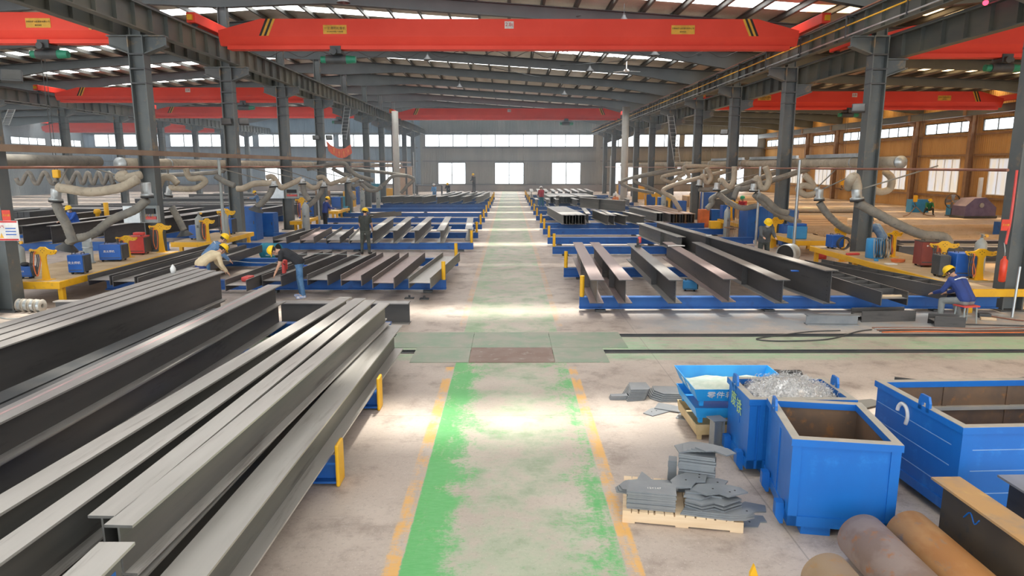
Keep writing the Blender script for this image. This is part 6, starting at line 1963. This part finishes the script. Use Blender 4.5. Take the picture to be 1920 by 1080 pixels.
for i in range(2):
    slab(21.9 + i * .3, 26.5 + i * .3, 24.6 + i * 1.6, 26.0 + i * 1.6, 0, .35 - i * .03, 'dusty thick plate before the yellow wall, %s from the near end' % FIRST[i])
t = slab(23.5, 27, 32.05, 32.8, 0, .75, 'blue steel trough standing among the dusty beams', 'blue', name='steel_trough', cat='trough')
for i in range(4):
    slab(15.5, 19.5, 39.0 + i * .02, 41.0, .12 * i + .01, .11, 'tan timber-like plank layer in the crate pile, %s from the floor' % FIRST[i], 'wood', name='plank_layer', cat='plank')
for i in range(7):
    slab(15.0, 17.6, 43 + i * 2.4, 44.8 + i * 2.4, 0, .9 + .15 * (i % 3), 'tan stacked panel pile along the bin side bay, %s from the near end' % FIRST[i], ('dusty', 'tan', 'wood')[i % 3], name='panel_pile', cat='panels')
t = T('rolling_machine', 'purple grey plate machine standing before the yellow wall', 'machine', (31.0, 45.3, 0), .1)
MB().prism([(-1.1, .15), (1.1, .15), (1.1, .7), (.3, 1.35), (-.5, 1.3), (-1.1, .8)], (0, -.6, 0), (1, 0, 0), (0, 0, 1), (0, 1.2, 0)).build('body', mat('purple grey paint', (.13, .11, .20), (.17, .14, .24), 3, .5), t)
MB().bbox(-1.2, 1.2, -.65, .65, 0, .15, .02).build('base', M['dark'], t)
MB().cyl((0, -.61, .85), (0, -.66, .85), .16, n=18).build('dial', M['galv'], t)
t = T('floor_fan', 'round floor fan on a stand before the yellow wall', 'fan', gy(1783, 402, 47) * 1.0)
t.location.z = 0
MB().lathe([(.5, -.08), (.52, 0), (.5, .08)], (0, 0, 1.0), (0, 1, 0), 24, caps=False).cyl((0, 0, 0), (0, 0, .5), .04, n=8).box(-.3, .3, -.2, .2, 0, .05).build('ring', M['dark'], t)
for i in range(4):
    a = math.pi / 2 * i
    MB().prism([(.06, -.1), (.46, -.16), (.46, .1), (.06, .06)], (0, 0, 1.0), (math.cos(a), .0, math.sin(a)), (-math.sin(a), .15, math.cos(a)), (0, .01, 0)).build('blade', M['galv'], t)
slab(29.9, 31.2, 50.5, 51.2, 0, .95, 'pale blue steel cabinet lying by the squatting worker', 'lblue', name='blue_cabinet', cat='cabinet')
slab(31.0, 31.7, 47.6, 48.2, 0, .7, 'light blue machine left of the purple grey machine', 'lblue', name='blue_machine', cat='machine')
for i in range(5):
    m = MB().lathe([(.16, 0), (.16, 6)], (0, 0, .16), (1, -.02, 0), 14)
    m.build('stored_pipe', M['rim'], loc=(20.5, 50.2 + i * .34, 0), label='pale pipe in the pipe row before the yellow wall, %s from the front' % FIRST[i], cat='pipe', group='pale pipes in the yellow-walled bay')
t = T('work_table', 'work table with a pale post lamp against the yellow wall', 'table', (32.9, 48.6, 0))
MB().box(-.8, .8, -.5, .5, .95, 1.05).build('tabletop', M['rust'], t)
for sx in (-.7, .7):
    for sy in (-.4, .4):
        MB().box(sx - .04, sx + .04, sy - .04, sy + .04, 0, .95).build('leg', M['rust'], t)
MB().bbox(.5, .75, -.1, .1, 1.05, 2.6, .03).build('post', M['white'], t)
# ---- more long beams behind the stack side
for i in range(9):
    y = 47 + i * 3.2
    sst((-31 + (i % 3), y, 0), (-14.5 - (i % 2) * 1.5, y + 1.2, 0), .75 - .05 * (i % 3), .4, 'dark beam lying far back in the outer bay, %s row from the front' % FIRST[i], 'steel', group='far outer bay beams')
# ---- outer bay oddments: columns of tube bundles, boxes against the end wall
for i in range(2):
    for j in range(2):
        t = T('tube_bundle', 'bundle of dark square tubes in the outer bay, %s layer, %s bundle' % (('lower', 'upper')[j], ('nearer', 'farther')[i]), 'tube bundle', (-25.9 + i * 1.3, 33.4 + i * .3, .0 + j * .59), .0, 'tube bundles')
        for q in range(3):
            for r in range(2):
                MB().box(q * .3, q * .3 + .28, 0, 3, r * .29, r * .29 + .28).build('square_tube', M['dark'], t)
for i, (px, h, w) in enumerate(((752, 3.2, .75), (768, 3.3, .45))):
    a = gy(px, 340, 70)
    MB().bbox(0, w, 0, .5, 0, h, .02).build('tall_panel', mat('pale tan board %d' % i, (.62, .44, .30), (.68, .5, .36), 3, .7), loc=(a.x - w / 2, 70, 0), label='tall pale tan board standing by the end of the beam-stack side, %s' % ('wider one', 'narrower one')[i], cat='board')
a = gy(805, 346, 72)
t = T('work_table', 'dark work table before the end wall behind the man in sky blue', 'table', (a.x, 72, 0))
MB().box(-1.4, 1.4, -.5, .5, 1.35, 1.43).build('tabletop', M['dark'], t)
for sx in (-1.3, 1.3):
    for sy in (-.4, .4):
        MB().box(sx - .04, sx + .04, sy - .04, sy + .04, 0, 1.35).build('leg', M['dark'], t)
for i in range(10):
    Yp = 44 + i * 3.4
    x = -13.1 - (i % 3) * .4
    slab(x - .5, x + .4, Yp, Yp + .8, 0, 1.0 + .3 * (i % 3), 'far machine box along the beam-stack columns, %s from the near end' % FIRST[i], ('wblue', 'dark', 'rust', 'teal', 'yellow')[i % 5], name='machine_box', cat='machine')
    x = 13.5 + (i % 3) * .4
    slab(x - .4, x + .5, Yp + 16.5 * (i > 2), Yp + .8 + 16.5 * (i > 2), 0, 1.0 + .3 * ((i + 1) % 3), 'far machine box along the bin-side columns, %s from the near end' % FIRST[i], ('dark', 'wblue', 'rust', 'yellow', 'orange')[i % 5], name='machine_box', cat='machine') if i < 9 and Yp + 16.5 * (i > 2) < 90 else None
t = MB().lathe([(.06, 0), (.06, .05)], n=12)
sl = T('signal_lamp', 'small red signal lamp under the girder at the picture edge', 'lamp', gx(1848, 5, XR + .36))
MB().ball((0, 0, 0), .07, 10).build('lens', emat('red lamp glow', (1, .05, .1), 3), sl)
MB().box(-.05, .05, -.05, .05, .05, .2).build('socket', M['dark'], sl)
# ================================================================ HAZE
# scatter volume added to stand in for veiling glare in the far half
def haze(x0, x1, y0, y1, z0, z1, dens, col, name='glare_haze', label='thin bluish haze volume added for veiling glare in the far half of the hall'):
    t = NT('haze ' + name)
    t.n.remove(t.b)
    v = t.node('ShaderNodeVolumeScatter')
    v.inputs['Color'].default_value = (*col, 1)
    v.inputs['Density'].default_value = dens
    v.inputs['Anisotropy'].default_value = .35
    t.link(v.outputs[0], t.out.inputs['Volume'])
    o = MB().box(x0, x1, y0, y1, z0, z1).build(name, t.mat)
    return tag(o, label, 'haze', None, 'stuff')
haze(LX + .2, 10.6, 34, WY - .3, .02, 7.4, .0045, (.72, .86, 1.0))
